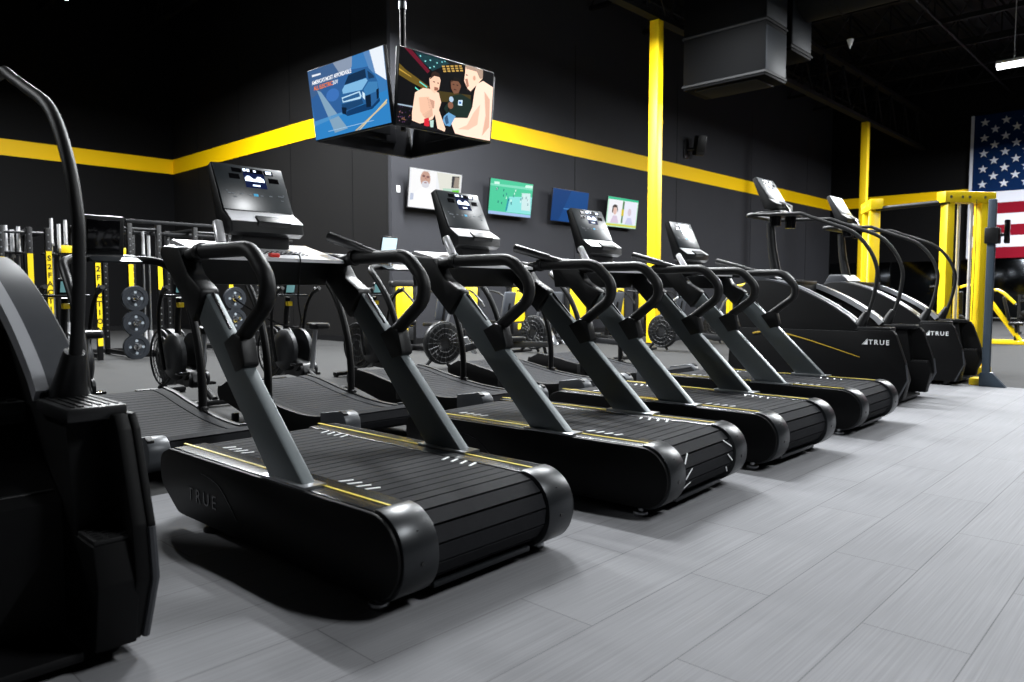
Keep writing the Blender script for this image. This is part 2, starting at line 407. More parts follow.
def console(t, c_top, c_bot, yc, W, name='console', face='console', lean=.055):
    """tilted display unit: face runs from (x,z) c_bot to c_top, silver ledge and lip under it"""
    (xt, zt), (xb, zb) = c_top, c_bot
    d = Vector((xt-xb, zt-zb)).normalized(); n = Vector((-d.y, d.x))       # n points to the user (rear, up)
    bk = (xt-n.x*.045, zt-n.y*.045)
    lx, lz = xb-.085, zb-.055
    prof = [(xt, zt), (xb, zb), (lx, lz), (lx-.004, lz-.05), (lx+.03, lz-.068), (xb+.05, lz-.05), bk]
    sh = MB().prism(prof, -W/2, W/2, bev=.008).build(name, 'plastic', t)
    ex = Vector((0, -1, 0)); ey = Vector((d.x, 0, d.y)); nn = ex.cross(ey)
    L = math.hypot(xt-xb, zt-zb)
    o = Vector(((xt+xb)/2, 0, (zt+zb)/2))+nn*.0015
    mx = axes(o, ex, ey)
    on_face(mx, 0, 0, W-.014, L-.012, .004, 'display_panel', face, sh, .0015)
    mx = axes(o+nn*.004, ex, ey)
    on_face(mx, .02, .055*L/.31, .115, .085, .002, 'screen', 'screen', sh)
    b = MB()
    for (u, v, w, h) in ((-.07, .115, .052, .024), (.105, .1145, .05, .024), (-.09, .072, .055, .028), (.125, .066, .055, .028), (.02, .118, .11, .024)):
        b.box((u, v*L/.31, .001), (w, h, .002))
    bmesh.ops.transform(b.bm, matrix=mx, verts=b.bm.verts); b.build('readout_window', 'window', sh)
    b = MB()
    for (u, v, w, h) in ((-.008, .121, .016, .014), (-.028, .121, .014, .015), (.028, .119, .014, .01), (.105, .118, .03, .016)):
        b.box((u, v*L/.31, .0025), (w, h, .0015))
    # a mountain-like profile graph
    pts = [(-.035, .048), (-.035, .068), (-.022, .082), (-.008, .083), (.008, .066), (.022, .064), (.036, .082), (.052, .083), (.07, .066), (.07, .048)]
    b.prism([(p[0], p[1]*L/.31) for p in pts], .002, .0035, 'z')
    b.box((.02, .022*L/.31, .0025), (.04, .008, .0015))
    bmesh.ops.transform(b.bm, matrix=mx, verts=b.bm.verts); b.build('readout', 'glow', sh)
    b = MB()
    for u in (-.14, -.12, -.075, -.03, .035, .085, .135, .15): b.box((u, -.04*L/.31+random.uniform(-.004, .004), .001), (.016, .006, .0012))
    for u in (-.115, .145): b.box((u, -.065*L/.31, .001), (.014, .005, .0012))
    for u in (-.15, .16): b.box((u, -.028*L/.31, .001), (.01, .004, .0012))
    bmesh.ops.transform(b.bm, matrix=mx, verts=b.bm.verts); b.build('keypad_print', 'icon', sh)
    on_face(mx, .003, -.042*L/.31, .024, .014, .0015, 'start_key', 'blueglow', sh)
    # silver ledge with a black phone rest let into it
    dl = Vector((xb-lx, zb-lz)).normalized(); Ll = math.hypot(xb-lx, zb-lz)
    mx2 = axes(Vector(((xb+lx)/2, 0, (zb+lz)/2)), ex, Vector((dl.x, 0, dl.y)))
    b = MB().prism([(-W/2+.002, -Ll/2), (-W*.16, -Ll/2), (-W*.14, -Ll*.02), (W*.3, -Ll*.02), (W*.3, -Ll/2), (W/2-.002, -Ll/2), (W/2-.012, Ll/2), (-W/2+.012, Ll/2)], .0, .004, 'z')
    bmesh.ops.transform(b.bm, matrix=mx2, verts=b.bm.verts); b.build('ledge', 'silver', sh)
    b = MB().prism([(-W*.15, -Ll*.62), (-W*.13, -Ll*.02), (W*.295, -Ll*.02), (W*.295, -Ll*.62)], -.03, .012, 'z', .003)
    bmesh.ops.transform(b.bm, matrix=mx2, verts=b.bm.verts); b.build('phone_rest', 'plastic', sh)
    sh.location.y = yc
    return sh

def stadium(x0, x1, z0, z1, n=10):
    r = (z1-z0)/2; zc = (z0+z1)/2; p = []
    for i in range(n+1):
        a = pi/2+pi*i/n; p.append((x0+r+r*cos(a), zc+r*sin(a)))
    for i in range(n+1):
        a = -pi/2+pi*i/n; p.append((x1-r+r*cos(a), zc+r*sin(a)))
    return p

def slats(b, path, half, pitch, th, gap, closed=True):
    """individual belt slats laid along a closed (x, z) path"""
    P = [Vector(p) for p in path]
    if closed: P.append(P[0])
    cum = [0]
    for a, c in zip(P, P[1:]): cum.append(cum[-1]+(c-a).length)
    n = int(cum[-1]/pitch); pitch = cum[-1]/n; j = 0
    def at(s):
        s = min(max(s, 0), cum[-1]-1e-6)
        k = 0
        while cum[k+1] < s: k += 1
        return P[k]+(P[k+1]-P[k])*((s-cum[k])/(cum[k+1]-cum[k]))
    for i in range(n):
        a = at(i*pitch+gap/2); c = at((i+1)*pitch-gap/2); m = (a+c)/2; d = c-a
        b.box((m.x, 0, m.y), (d.length, half*2, th), rot=(0, -math.atan2(d.y, d.x), 0))
    return b

def make_treadmill():
    t = thing('treadmill', '', 'treadmill', (0, 0, 0), 0, 'slat treadmills in the front row')
    L = 1.80
    body = rnd([(.035, .045, .144), (.035, .335, .144), (1.68, .335, .06), (1.775, .30, .06), (1.785, .17, .1), (1.60, .05, .1)], 8)
    for s in (1, -1):
        lo, hi = sorted((s*.436, s*.455))
        MB().prism(body, lo, hi, bev=.006).build('side_panel', 'panel', t)
        lo, hi = sorted((s*.285, s*.436))
        rp = rnd([(.16, .06), (.16, .338), (1.69, .338, .04), (1.74, .2, .04), (1.5, .06)])
        r = MB().prism(rp, lo, hi, bev=.004).build('side_rail', 'rail', t)
        MB().box((.95, s*.365, .3395), (1.53, .011, .003)).build('yellow_stripe', 'yline', r)
        for x0 in (.42, 1.33):
            b = MB()
            for i in range(4): b.box((x0+i*.055, s*.262, .3345), (.011, .066, .003), rot=(0, 0, s*-.35))
            b.build('step_print', 'white', r)
        # rear end cap: a band wrapped round the tail
        outer = rnd([(.027, .037, .152), (.027, .3435, .152), (.175, .3435), (.175, .037)], 9)
        c = MB().prism(outer, *sorted((s*.287, s*.4365)), bev=.003).build('end_cap', 'band', t)
        b = MB()
        for a in (R(38), R(-5)):
            p = Vector((.179-.152*cos(a), 0, .19+.152*sin(a))); n = Vector((-cos(a), 0, sin(a)))
            b.cyl((p.x-n.x*.004, s*.36, p.z-n.z*.004), (p.x+n.x*.003, s*.36, p.z+n.z*.003), .008, 10)
        b.build('cap_bolt', 'gloss', c)
        # accent seam pressed in the side
        b = MB(); b.tube([(1.36, s*.455, .27), (1.2, s*.455, .24), (1.05, s*.455, .12)], .003, 6, 4); b.build('side_crease', 'rail', t)
        for x0 in (.2, 1.38):
            f = MB().cyl((x0, s*.405, .022), (x0, s*.405, .075), .014, 10).cyl((x0, s*.405, 0), (x0, s*.405, .022), .036, 18, bev=.006)
            f.build('foot', 'steel' if x0 < 1 else 'darkm', t)
        # upright: tapered bar leaning forward
        up = [(.600, .34), (.845, .34), (1.40, .935), (1.325, 1.045)]
        u = MB().prism(up, *sorted((s*.372, s*.432)), bev=.012).build('upright', 'post', t)
        MB().prism([(.565, .336), (.565, .348), (.88, .348), (.88, .336)], *sorted((s*.355, s*.45)), bev=.004).build('flange', 'steel', u)
        cv = rnd([(1.425, .925), (1.318, 1.055, .03), (1.455, 1.13, .08), (1.55, 1.252, .03), (1.79, 1.272, .03)])
        MB().prism(cv, *sorted((s*.362, s*.448)), bev=.014).build('upright_cover', 'plastic', t)
        # hand grip loop
        gp = rnd([(1.60, 1.20), (1.42, 1.228, .1), (1.0, 1.226, .15), (.822, 1.055, .10), (1.13, .83)], 7)
        gp = [gp[0]]+gp[1:-1]+[gp[-1]]
        h = MB().tube([(q[0], s*.40, q[1]) for q in gp], .032, 14)
        g = h.build('hand_grip', 'rubber', t)
        MB().cyl((1.44, s*.40, 1.226), (1.40, s*.40, 1.228), .04, 16, bev=.004).build('collar', 'plastic', g)
        MB().prism(rnd([(1.035, .872, .015), (1.09, .888, .02), (1.175, .845), (1.085, .73), (1.0, .755, .02)]), *sorted((s*.368, s*.437)), bev=.008).build('bracket', 'plastic', g)
        # slim chrome trim along the rear edge of the upright
        MB().tube([(1.32, s*.402, 1.042), (1.18, s*.402, .895)], .009, 8).build('trim_rod', 'chrome', u)
    # lever on the right-hand grip
    a = Vector((1.16, -.40, 1.222)); c = Vector((1.63, -.40, 1.345))
    lv = MB().tube([a, a.lerp(c, .42)], .02, 10).tube([a.lerp(c, .40), c], [.024, .028], 12, flat=.85).build('lever', 'plastic', t)
    MB().tube([a.lerp(c, .45)+Vector((-.005, 0, .02)), c+Vector((-.02, 0, .021))], .004, 6).build('lever_trim', 'band', lv)
    # belt
    slats(MB(), stadium(.045, 1.77, .062, .328, 9), .282, .0615, .012, .0065).build('slat_belt', 'slat', t)
    MB().prism(stadium(.059, 1.75, .075, .314), -.278, .278).build('deck', 'frame', t)
    MB().box((.12, 0, .055), (.05, .5, .02), .004).build('rear_crossbar', 'band', t)
    # dash between the uprights
    MB().prism([(1.62, 1.09), (1.57, 1.222), (1.84, 1.28), (1.80, 1.09)], -.365, .365, bev=.01).build('crossbeam', 'plastic', t)
    tr = MB().prism([(1.45, 1.198), (1.45, 1.214), (1.80, 1.302), (1.83, 1.286)], -.362, .362, bev=.004).build('tray', 'silver', t)
    b = MB()
    for i in range(16):
        for j in range(3): b.box((1.54+j*.03, -.2+i*.026, 1.2375+j*.0075), (.007, .012, .004))
    b.build('tray_grille', 'window', tr)
    MB().prism(rnd([(1.66, 1.27), (1.66, 1.40), (1.75, 1.42), (1.80, 1.27)]), -.18, .08, bev=.012).build('neck', 'plastic', t)
    cy = MB().cyl((1.60, .215, 1.258), (1.70, .185, 1.385), .024, 16, bev=.003).build('sensor_tube', 'silver', t)
    MB().cyl((1.592, .218, 1.25), (1.61, .212, 1.272), .03, 16, bev=.004).build('tube_socket', 'steel', cy)
    console(t, (1.83, 1.695), (1.715, 1.45), -.045, .392)
    # maker's name pressed in the near side panel
    text('side_lettering', 'TRUE', .085, axes((1.36, .456, .16), (-1, 0, 0), (0, 0, 1)), 'rail', t, .0012, 1.45)
    return t

TM = [(1.863, 1.4, 'treadmill nearest the camera, with a red safety clip on its tray'),
      (3.344, 3.7, 'second treadmill from the camera, white chevrons on its belt end'),
      (4.585, -.4, 'third treadmill from the camera, its display in front of the blue wall screen'),
      (6.05, .6, 'farthest front-row treadmill, right beside the stair climbers')]
GT = 'slat treadmills in the front row'
tm0 = make_treadmill()
tms = []
for i, (yc, th, lab) in enumerate(TM):
    loc = ((-1.80, -1.76, -1.77, -1.80)[i], yc, 0); rz = pi+R(th)
    if i == 0:
        tm0.location = loc; tm0.rotation_euler = (0, 0, rz); tm0['label'] = lab; tms.append(tm0)
    else: tms.append(dup(tm0, loc, rz, lab, GT))
# the clip and cord only the first machine shows, chevrons only the third
k = MB().box((1.475, .02, 1.228), (.03, .05, .02), .006).build('safety_clip', 'red', tms[0])
MB().tube([(1.47, 0, 1.232), (1.45, -.07, 1.235), (1.44, -.10, 1.21), (1.5, -.12, 1.02), (1.54, -.15, .88), (1.62, -.02, .92), (1.68, .12, 1.02)], .0035, 6, 6).build('clip_cord', 'frame', k)
b = MB()
for a in (R(28), R(-2), R(-30)):
    for s in (-1, 1):
        p = Vector((.178-.141*cos(a), s*.235, .195+.141*sin(a)))
        tx = Vector((sin(a), 0, cos(a))); b2 = MB(); b2.box((0, 0, 0), (.006, .075, .003))
        mx = axes(p, Vector((0, s*.55, 0))+tx*.8, tx*-.55+Vector((0, s*.8, 0)))
        bmesh.ops.transform(b2.bm, matrix=mx, verts=b2.bm.verts); me = bpy.data.meshes.new('t'); b2.bm.to_mesh(me); b2.bm.free(); b.bm.from_mesh(me)
b.build('belt_chevrons', 'white', tms[1])

# ------------------------------------------------------------------ stair climbers
def make_climber():
    t = thing('stair_climber', '', 'stair climber', (0, 0, 0), 0, 'stair climbers')
    low = [(.10, .05), (.01, .25, .04), (.03, .40, .04), (.12, .66, .02), (.15, .70), (.44, .70)]
    arch = [(.44, .71), (.56, .815), (.76, .945), (1.02, 1.075), (1.22, 1.145), (1.40, 1.18), (1.55, 1.165), (1.67, 1.07), (1.76, .80), (1.80, .05)]
    ar = [(p.x, p.y) for p in [Vector((q.x, q.z)) for q in catmull([(a, 0, c) for a, c in arch[:-1]], 4)]]+[arch[-1]]
    side = rnd(low)+ar
    for s in (1, -1):
        tail = rnd(low)+[(.46, .685), (1.70, .685), (1.79, .05)]
        sp = MB().prism(tail, *sorted((s*.452, s*.475)), bev=.006).build('side_panel', 'panel', t)
        MB().prism(side, *sorted((s*.41, s*.452)), bev=.008).build('body_shell', 'panel', t)
        # yellow swoosh along the flank
        P = catmull([(1.50, 0, .63), (1.3, 0, .655), (1.05, 0, .615), (.75, 0, .535), (.43, 0, .44)], 6)
        b = MB(); b.tube([(p.x, s*.476, p.z) for p in P], [.009*(1-i/(len(P)-1)*.75)+.001 for i in range(len(P))], 6, flat=.35); b.build('swoosh', 'swoosh', sp)
        # inner housing with the entry ledge left open at the tail
        hs = rnd([(.06, .06), (.02, .25, .03), (.05, .36), (.20, .36), (.25, .70), (.44, .70)])+ar
        MB().prism(hs, *sorted((s*.315, s*.425)), bev=.006).build('housing', 'panel', t)
        tr = MB().box((.125, s*.385, .366), (.14, .128, .014), .003)
        tr.build('side_tread', 'rubber', t)
        b = MB()
        for i in range(5):
            for j in range(4): b.box((.075+i*.025, s*(.34+j*.03), .374), (.012, .018, .006))
        b.build('tread_studs', 'rubber', t)
        pd = MB().box((.32, s*.378, .706), (.30, .16, .042), .008)
        pd.build('platform_pad', 'plastic', t)
        b = MB()
        for j in range(6): b.box((.32, s*(.32+j*.023), .728), (.27, .009, .005))
        b.build('pad_ribs', 'panel', t)
        # arch cover: broad grey band with a bright inner lip
        a2 = [(.47, .742)]+[(p[0], p[1]+.012) for p in ar[3:-1]]
        MB().ribbon([(x, z) for x, z in a2 if x < 1.77], *sorted((s*.335, s*.440)), .03).build('arch_cover', 'cover', t)
        MB().ribbon([(x, z+.008) for x, z in a2 if x < 1.35], *sorted((s*.300, s*.337)), .05).build('arch_trim', 'coverlight', t)
        # hand rail with its boot
        rl = catmull([(.41, 0, .80), (.355, 0, .98), (.325, 0, 1.16), (.328, 0, 1.29), (.40, 0, 1.46), (.55, 0, 1.625), (.80, 0, 1.735), (.94, 0, 1.79)], 5)
        rl = [(p.x, p.z) for p in rl]+rnd([(.94, 1.79), (1.06, 1.842, .06), (1.3, 1.852), (1.4, 1.855)])[1:]
        r = MB().tube([(p[0], s*.39, p[1]) for p in rl]+[(1.55, s*.385, 1.865)], .0185, 14).build('hand_rail', 'rubber', t)
        MB().tube([(.475, s*.385, .70), (.45, s*.387, .76), (.398, s*.39, .87)], [.07, .03], 18, 3).build('rail_boot', 'plastic', r)
        b = MB()
        for (x0, z0) in ((.21, .52), (.235, .60), (.06, .3), (.045, .2)): b.cyl((x0-.008, s*.44, z0), (x0+.004, s*.44, z0), .006, 8)
        b.build('bolts', 'steel', t)
        # bright kick edge at the bottom of the tail
        MB().tube([(.10, s*.462, .055), (.012, s*.462, .25), (.03, s*.462, .39)], .012, 8).build('kick_edge', 'cover', sp)
        for x0 in (.2, 1.6): MB().cyl((x0, s*.39, 0), (x0, s*.39, .065), .035, 14, bev=.005).build('foot', 'darkm', t)
    # moving stair between the housings
    for i in range(4):
        x0 = .34+i*.27; z = .47+i*.235
        st = MB().box((x0+.15, 0, z-.02), (.30, .615, .04), .006).box((x0+.02, 0, z-.13), (.03, .61, .2), .004)
        st = st.build('step', 'plastic', t)
        b = MB()
        for p in range(12):
            for q in range(4): b.box((x0+.04+q*.062, -.275+p*.05, z+.002), (.03, .026, .007))
        b.build('step_studs', 'darkm', st)
    MB().prism([(.30, .06), (.30, .44), (1.2, 1.0), (1.72, 1.0), (1.72, .06)], -.312, .312).build('stair_core', 'panel', t)
    MB().box((.29, 0, .25), (.012, .3, .05), .004).build('rear_badge', 'gloss', t)
    MB().box((.9, 0, .045), (1.6, .6, .03), .006).build('base_frame', 'frame', t)
    # neck, tray, console
    MB().prism(rnd([(1.36, 1.20), (1.44, 1.28, .03), (1.60, 1.28, .03), (1.70, 1.10)]), -.24, .24, bev=.02).build('neck_cowl', 'cover', t)
    MB().tube([(1.46, 0, 1.22), (1.52, 0, 1.5), (1.55, 0, 1.80)], [.055, .042], 14, 3).build('neck', 'plastic', t)
    MB().tube([(1.55, -.385, 1.865), (1.61, -.37, 1.86), (1.63, -.3, 1.86), (1.63, .3, 1.86), (1.61, .37, 1.86), (1.55, .385, 1.865)], .024, 12, 3).build('front_bar', 'rubber', t)
    tr = MB().box((1.45, 0, 1.885), (.26, .62, .03), .01).build('tray', 'plastic', t)
    for s in (-1, 1):
        MB().cyl((1.41, s*.19, 1.75), (1.41, s*.19, 1.885), .055, 16, .062).build('cup_holder', 'gloss', t)
        MB().box((1.33, s*.2, 1.893), (.05, .12, .02), .006).build('tray_light_strip', 'silver', tr)
    MB().tube([(1.48, 0, 1.89), (1.56, 0, 2.03)], .05, 10).build('console_arm', 'plastic', t)
    MB().cyl((1.36, -.05, 1.895), (1.42, -.05, 1.985), .022, 12).build('sensor_tube', 'chrome', t)
    console(t, (1.65, 2.29), (1.50, 2.045), -.04, .42)
    # maker's name on the flank
    o = text('side_lettering', 'TRUE', .064, axes((.262, .4765, .585), (-1, 0, 0), (0, 0, 1)), 'white', t, .0012, 1.3, .0006)
    b = MB()
    b.prism([(.402, .563), (.362, .563), (.362, .609)], .475, .4775)
    b.prism([(.408, .563), (.413, .563), (.366, .617), (.361, .617)], .475, .4772)
    b.build('side_emblem', 'white', t)
    return t
GS = 'stair climbers'
sc0 = make_climber()
sc0.location = (-2.0, 7.83, 0); sc0.rotation_euler = (0, 0, pi); sc0['label'] = 'black stair climber beside the last treadmill, the nearer of the two lettered ones'
dup(sc0, (-2.0, 9.92, 0), pi, 'black stair climber standing next to the yellow cable machine', GS)
dup(sc0, (-2.13, .335, 0), pi, 'dark stair climber filling the near left corner, cut off by the picture edge', GS)

# ------------------------------------------------------------------ curved treadmills, second row
def make_curved(loc, label, console_kind):
    t = thing('curved_treadmill', label, 'treadmill', loc, pi, 'curved treadmills in the second row')
    top = [(.06, .245), (.2, .195), (.45, .163), (.8, .178), (1.2, .232), (1.5, .285), (1.70, .305)]
    tp = [(p.x, p.z) for p in catmull([(a, 0, c) for a, c in top], 4)]
    # slats: over the dip, round both rollers and back underneath
    path = [(.0, .17), (.02, .225)]+tp+[(1.80, .27), (1.82, .21), (1.74, .16), (1.3, .11), (.6, .075), (.12, .085), (.03, .12)]
    slats(MB(), path[::-1], .27, .058, .012, .006).build('slat_belt', 'slat', t)
    core = [(.02, .17), (.05, .215)]+[(a, c-.014) for a, c in tp]+[(1.78, .25), (1.79, .21), (1.72, .175), (1.3, .125), (.6, .09), (.1, .1)]
    MB().prism(core, -.262, .262).build('deck', 'frame', t)
    for s in (1, -1):
        side = [(.0, .16), (.02, .245), (.06, .262)]+[(a, c+.022) for a, c in tp[1:]]+rnd([(1.84, .33, .05), (1.875, .21, .06), (1.80, .115, .05)])+[(1.3, .06), (.6, .045), (.1, .05), (.02, .09)]
        MB().prism(side, *sorted((s*.352, s*.39)), bev=.003).build('side_frame', 'panel', t)
        inn = [(.30, .10), (.30, .20)]+[(a, c+.012) for a, c in tp if a > .31]+[(1.78, .30), (1.80, .2), (1.3, .09), (.6, .07)]
        MB().prism(inn, *sorted((s*.272, s*.354)), bev=.004).build('side_rail', 'slat', t)
        cap = rnd([(-.012, .06, .09), (-.012, .272, .09), (.30, .222), (.30, .06)], 6)
        MB().prism(cap, *sorted((s*.274, s*.394)), bev=.006).build('end_cap', 'capgrey', t)
        MB().box((1.05, s*.372, .175), (.11, .045, .14), .01).build('post_socket', 'plastic', t)
        for x0 in (.22, 1.62):
            MB().cyl((x0, s*.36, 0), (x0, s*.36, .07), .03, 14, bev=.005).build('foot', 'darkm', t)
    hp = [(1.05, .372, .15), (1.05, .372, .45), (1.10, .37, .72), (1.22, .37, .97), (1.38, .365, 1.15), (1.52, .34, 1.25), (1.60, .26, 1.285), (1.63, .13, 1.29), (1.635, 0, 1.292)]
    hp = hp+[(a, -b_, c) for a, b_, c in hp[-2::-1]]
    MB().tube(hp, .029, 12, 5).build('hand_rail', 'frame', t)
    MB().prism([(1.50, 1.262), (1.50, 1.272), (1.66, 1.325), (1.70, 1.325), (1.70, 1.27)], -.165, .165, bev=.005).build('tray', 'band', t)
    if console_kind == 'box':
        c = MB().box((1.69, .04, 1.46), (.05, .285, .285), .012, rot=(0, R(-8), 0)).build('console', 'plastic', t)
        MB().box((1.657, .04, 1.458), (.006, .215, .22), .003, rot=(0, R(-8), 0)).build('screen', 'window', c)
    elif console_kind == 'tablet':
        MB().tube([(1.62, .04, 1.29), (1.66, .04, 1.38)], .016, 8).build('tablet_arm', 'steel', t)
        c = MB().box((1.66, .04, 1.465), (.018, .19, .25), .01, rot=(0, R(-14), 0)).build('tablet', 'plastic', t)
        MB().box((1.648, .04, 1.463), (.004, .17, .225), .001, rot=(0, R(-14), 0)).build('screen', 'lcdwhite', c)
    return t
for y0, lab, ck in ((1.92, 'curved treadmill behind the nearest treadmill, black square display above its hoop rail', 'box'),
                    (3.17, 'curved treadmill seen through the uprights of the nearest treadmill', 'box'),
                    (4.44, 'curved treadmill with a small bright tablet on its rail, behind the second treadmill', 'tablet'),
                    (5.73, 'curved treadmill behind the third treadmill', ''),
                    (7.02, 'curved treadmill nearest the stair climbers, behind the last treadmill', '')):
    make_curved((-4.15, y0, 0), lab, ck)

# ------------------------------------------------------------------ air bikes, third row
def make_bike():
    t = thing('air_bike', '', 'exercise bike', (0, 0, 0), 0, 'air bikes in the third row')
    MB().tube([(.62, 0, .06), (.3, 0, .22), (-.1, 0, .26), (-.62, 0, .06)], .035, 10, 4).build('frame', 'frame', t)
    for x0 in (.62, -.62):
        MB().box((x0, 0, .04), (.07, .5, .05), .012).build('stabilizer', 'frame', t)
        for s in (-1, 1): MB().cyl((x0, s*.22, 0), (x0, s*.22, .03), .03, 12).build('foot', 'rubber', t)
    # fan in a round wire cage
    f = MB()
    for s in (-1, 1):
        for rr in (.275, .21, .14, .07): f.tube([(.36+rr*cos(a*pi/12), s*.085, .40+rr*sin(a*pi/12)) for a in range(24)], .0055 if rr < .27 else .012, 6, closed=True)
        for a in range(24): f.tube([(.36+.06*cos(a*pi/12), s*.087, .40+.06*sin(a*pi/12)), (.36+.275*cos(a*pi/12), s*.085, .40+.275*sin(a*pi/12))], .003, 4)
    f.prism([(.36+.285*cos(a*pi/16), .40+.285*sin(a*pi/16)) for a in range(32)], -.03, .03)
    cg = f.build('fan_cage', 'mesh_', t)
    text('cage_print', 'AIR', .05, axes((.36+.05, .093, .40+.22), (-1, 0, 0), (0, 0, 1)), 'icon', cg, .001) if False else None
    MB().lathe([(.0, .05), (.12, .048), (.2, .035), (.225, .012), (.228, -.03), (.0, -.03)], (.02, .1, .43), (0, 1, 0), 32).build('wind_guard', 'fan', t)
    MB().lathe([(.0, .05), (.12, .048), (.2, .035), (.225, .012), (.228, -.03), (.0, -.03)], (.02, -.1, .43), (0, -1, 0), 32).build('wind_guard', 'fan', t)
    MB().prism(rnd([(.10, .16, .04), (.06, .34, .04), (-.28, .30, .06), (-.36, .14, .06)]), -.07, .07, bev=.015).build('chain_case', 'plastic', t)
    for s in (-1, 1):
        c = MB().cyl((-.24, s*.075, .23), (-.24, s*.10, .23), .075, 20).tube([(-.24, s*.11, .23), (-.36 if s > 0 else -.12, s*.12, .30 if s > 0 else .16)], .014, 8).build('crank', 'darkm', t)
        MB().box((-.36 if s > 0 else -.12, s*.18, .30 if s > 0 else .16), (.09, .1, .025), .006).build('pedal', 'gloss', c)
        # swinging arm with its grip
        a = MB().tube([(.08, s*.17, .30), (.12, s*.19, .62), (.06, s*.21, .92), (-.10, s*.22, 1.10)], .018, 10, 4).build('arm', 'frame', t)
        MB().tube([(-.05, s*.22, 1.05), (-.18, s*.22, 1.10)], .022, 10).build('grip', 'rubber', a)
    MB().tube([(.12, 0, .2), (.16, 0, .7), (.10, 0, 1.0)], .03, 10, 3).build('mast', 'frame', t)
    MB().box((.08, 0, .93), (.05, .06, .05), .008).build('yellow_clamp', 'yellowm', t)
    MB().box((.04, 0, 1.02), (.14, .34, .025), .008).build('shelf', 'darkm', t)
    c = MB().box((.06, 0, 1.10), (.03, .14, .15), .01, rot=(0, R(-18), 0)).build('console', 'plastic', t)
    MB().box((.042, 0, 1.10), (.004, .095, .10), .001, rot=(0, R(-18), 0)).build('screen', 'teal', c)
    MB().tube([(-.36, 0, .25), (-.44, 0, .66)], .025, 10).build('seat_post', 'steel', t)
    MB().prism(rnd([(-.28, -.03, .03), (-.30, .03, .03), (-.50, .11, .06), (-.60, .09, .05), (-.60, -.09, .05), (-.50, -.11, .06)]), .67, .735, 'z', bev=.02).build('saddle', 'seat', t)
    return t
bk = make_bike()
for i, (y0, lab) in enumerate(((2.06, 'air bike half hidden behind the near stair climber, in front of the racks'),
                               (3.06, 'air bike just behind the curved treadmill with the black square display'),
                               (4.24, 'air bike whose saddle shows between the nearest treadmill uprights'),
                               (5.40, 'air bike behind the curved treadmill that carries the tablet'))):
    if i == 0: bk.location = (-7.3, y0, 0); bk.rotation_euler = (0, 0, pi); bk['label'] = lab
    else: dup(bk, (-7.3, y0, 0), pi, lab)

# ------------------------------------------------------------------ rowing machines
def make_rower():
    t = thing('rowing_machine', '', 'rowing machine', (0, 0, 0), 0, 'rowing machines behind the treadmills')
    f = MB()
    f.prism([(.30*cos(a*pi/16), .36+.30*sin(a*pi/16)) for a in range(32)], -.045, .045, bev=.02)
    fw = f.build('flywheel_housing', 'plastic', t)
    f = MB()
    for s in (-1, 1):
        for rr in (.27, .2, .13): f.tube([(rr*cos(a*pi/12), s*.062, .36+rr*sin(a*pi/12)) for a in range(24)], .006, 6, closed=True)
        for a in range(20): f.tube([(.08*cos(a*pi/10), s*.06, .36+.08*sin(a*pi/10)), (.28*cos(a*pi/10), s*.06, .36+.28*sin(a*pi/10))], .007, 5)
    f.build('fan_grille', 'mesh_', fw)
    MB().lathe([(0, .03), (.05, .028), (.06, 0), (0, 0)], (0, .06, .36), (0, 1, 0), 18).build('hub_cover', 'yellowm', fw)
    MB().tube([(-.18, 0, .14), (-.32, 0, .03)], .028, 8).tube([(.05, 0, .1), (.1, 0, .03)], .024, 8).build('front_leg', 'frame', t)
    MB().box((-.32, 0, .025), (.07, .55, .05), .01).build('front_foot', 'frame', t)
    MB().prism([(-.05, .12), (-.05, .24), (.55, .36), (1.9, .30), (1.9, .22), (.55, .26)], -.04, .04, bev=.008).build('monorail', 'darkm', t)
    MB().box((1.0, .041, .292), (.5, .003, .03), rot=(0, R(2.4), 0)).build('yellow_decal', 'yellowm', t)
    MB().tube([(1.78, 0, .25), (1.86, 0, .03)], .026, 8).build('rear_leg', 'frame', t)
    MB().box((1.86, 0, .025), (.06, .42, .05), .01).build('rear_foot', 'frame', t)
    MB().prism(rnd([(1.12, -.10, .04), (1.12, .10, .04), (1.38, .14, .07), (1.38, -.14, .07)]), .345, .40, 'z', bev=.015).build('seat', 'seat', t)
    for s in (-1, 1):
        MB().box((.52, s*.12, .30), (.03, .11, .30), .01, rot=(0, R(-35), 0)).build('foot_plate', 'steel', t)
        MB().box((.50, s*.12, .32), (.02, .12, .05), .006, rot=(0, R(-35), 0)).build('foot_strap', 'rubber', t)
    MB().tube([(.02, 0, .5), (.16, 0, .86), (.34, 0, .98)], .02, 8, 3).build('monitor_arm', 'steel', t)
    c = MB().box((.36, 0, 1.02), (.035, .17, .14), .012, rot=(0, R(-14), 0)).build('monitor', 'plastic', t)
    MB().box((.379, 0, 1.02), (.004, .12, .09), .001, rot=(0, R(-14), 0)).build('screen', 'lcdwhite', c)
    MB().tube([(.44, -.22, .52), (.42, -.1, .53), (.42, .1, .53), (.44, .22, .52)], .014, 8).build('handle', 'rubber', t)
    return t
rw = make_rower()
# local +x runs from flywheel to seat
for i, (x0, y0, rz, lab) in enumerate(((-7.7, 6.75, 80, 'rowing machine whose black flywheel shows left of the third treadmill uprights'),
                                       (-8.6, 9.65, 0, 'rowing machine seen between the uprights of the second and third treadmills'),
                                       (-7.2, 11.55, 0, 'rowing machine at the foot of the nearer yellow column'),
                                       (-7.4, 13.9, 0, 'rowing machine past the yellow column, behind the last treadmill'))):
    if i == 0: rw.location = (x0, y0, 0); rw.rotation_euler = (0, 0, R(rz)); rw['label'] = lab
    else: dup(rw, (x0, y0, 0), R(rz), lab)

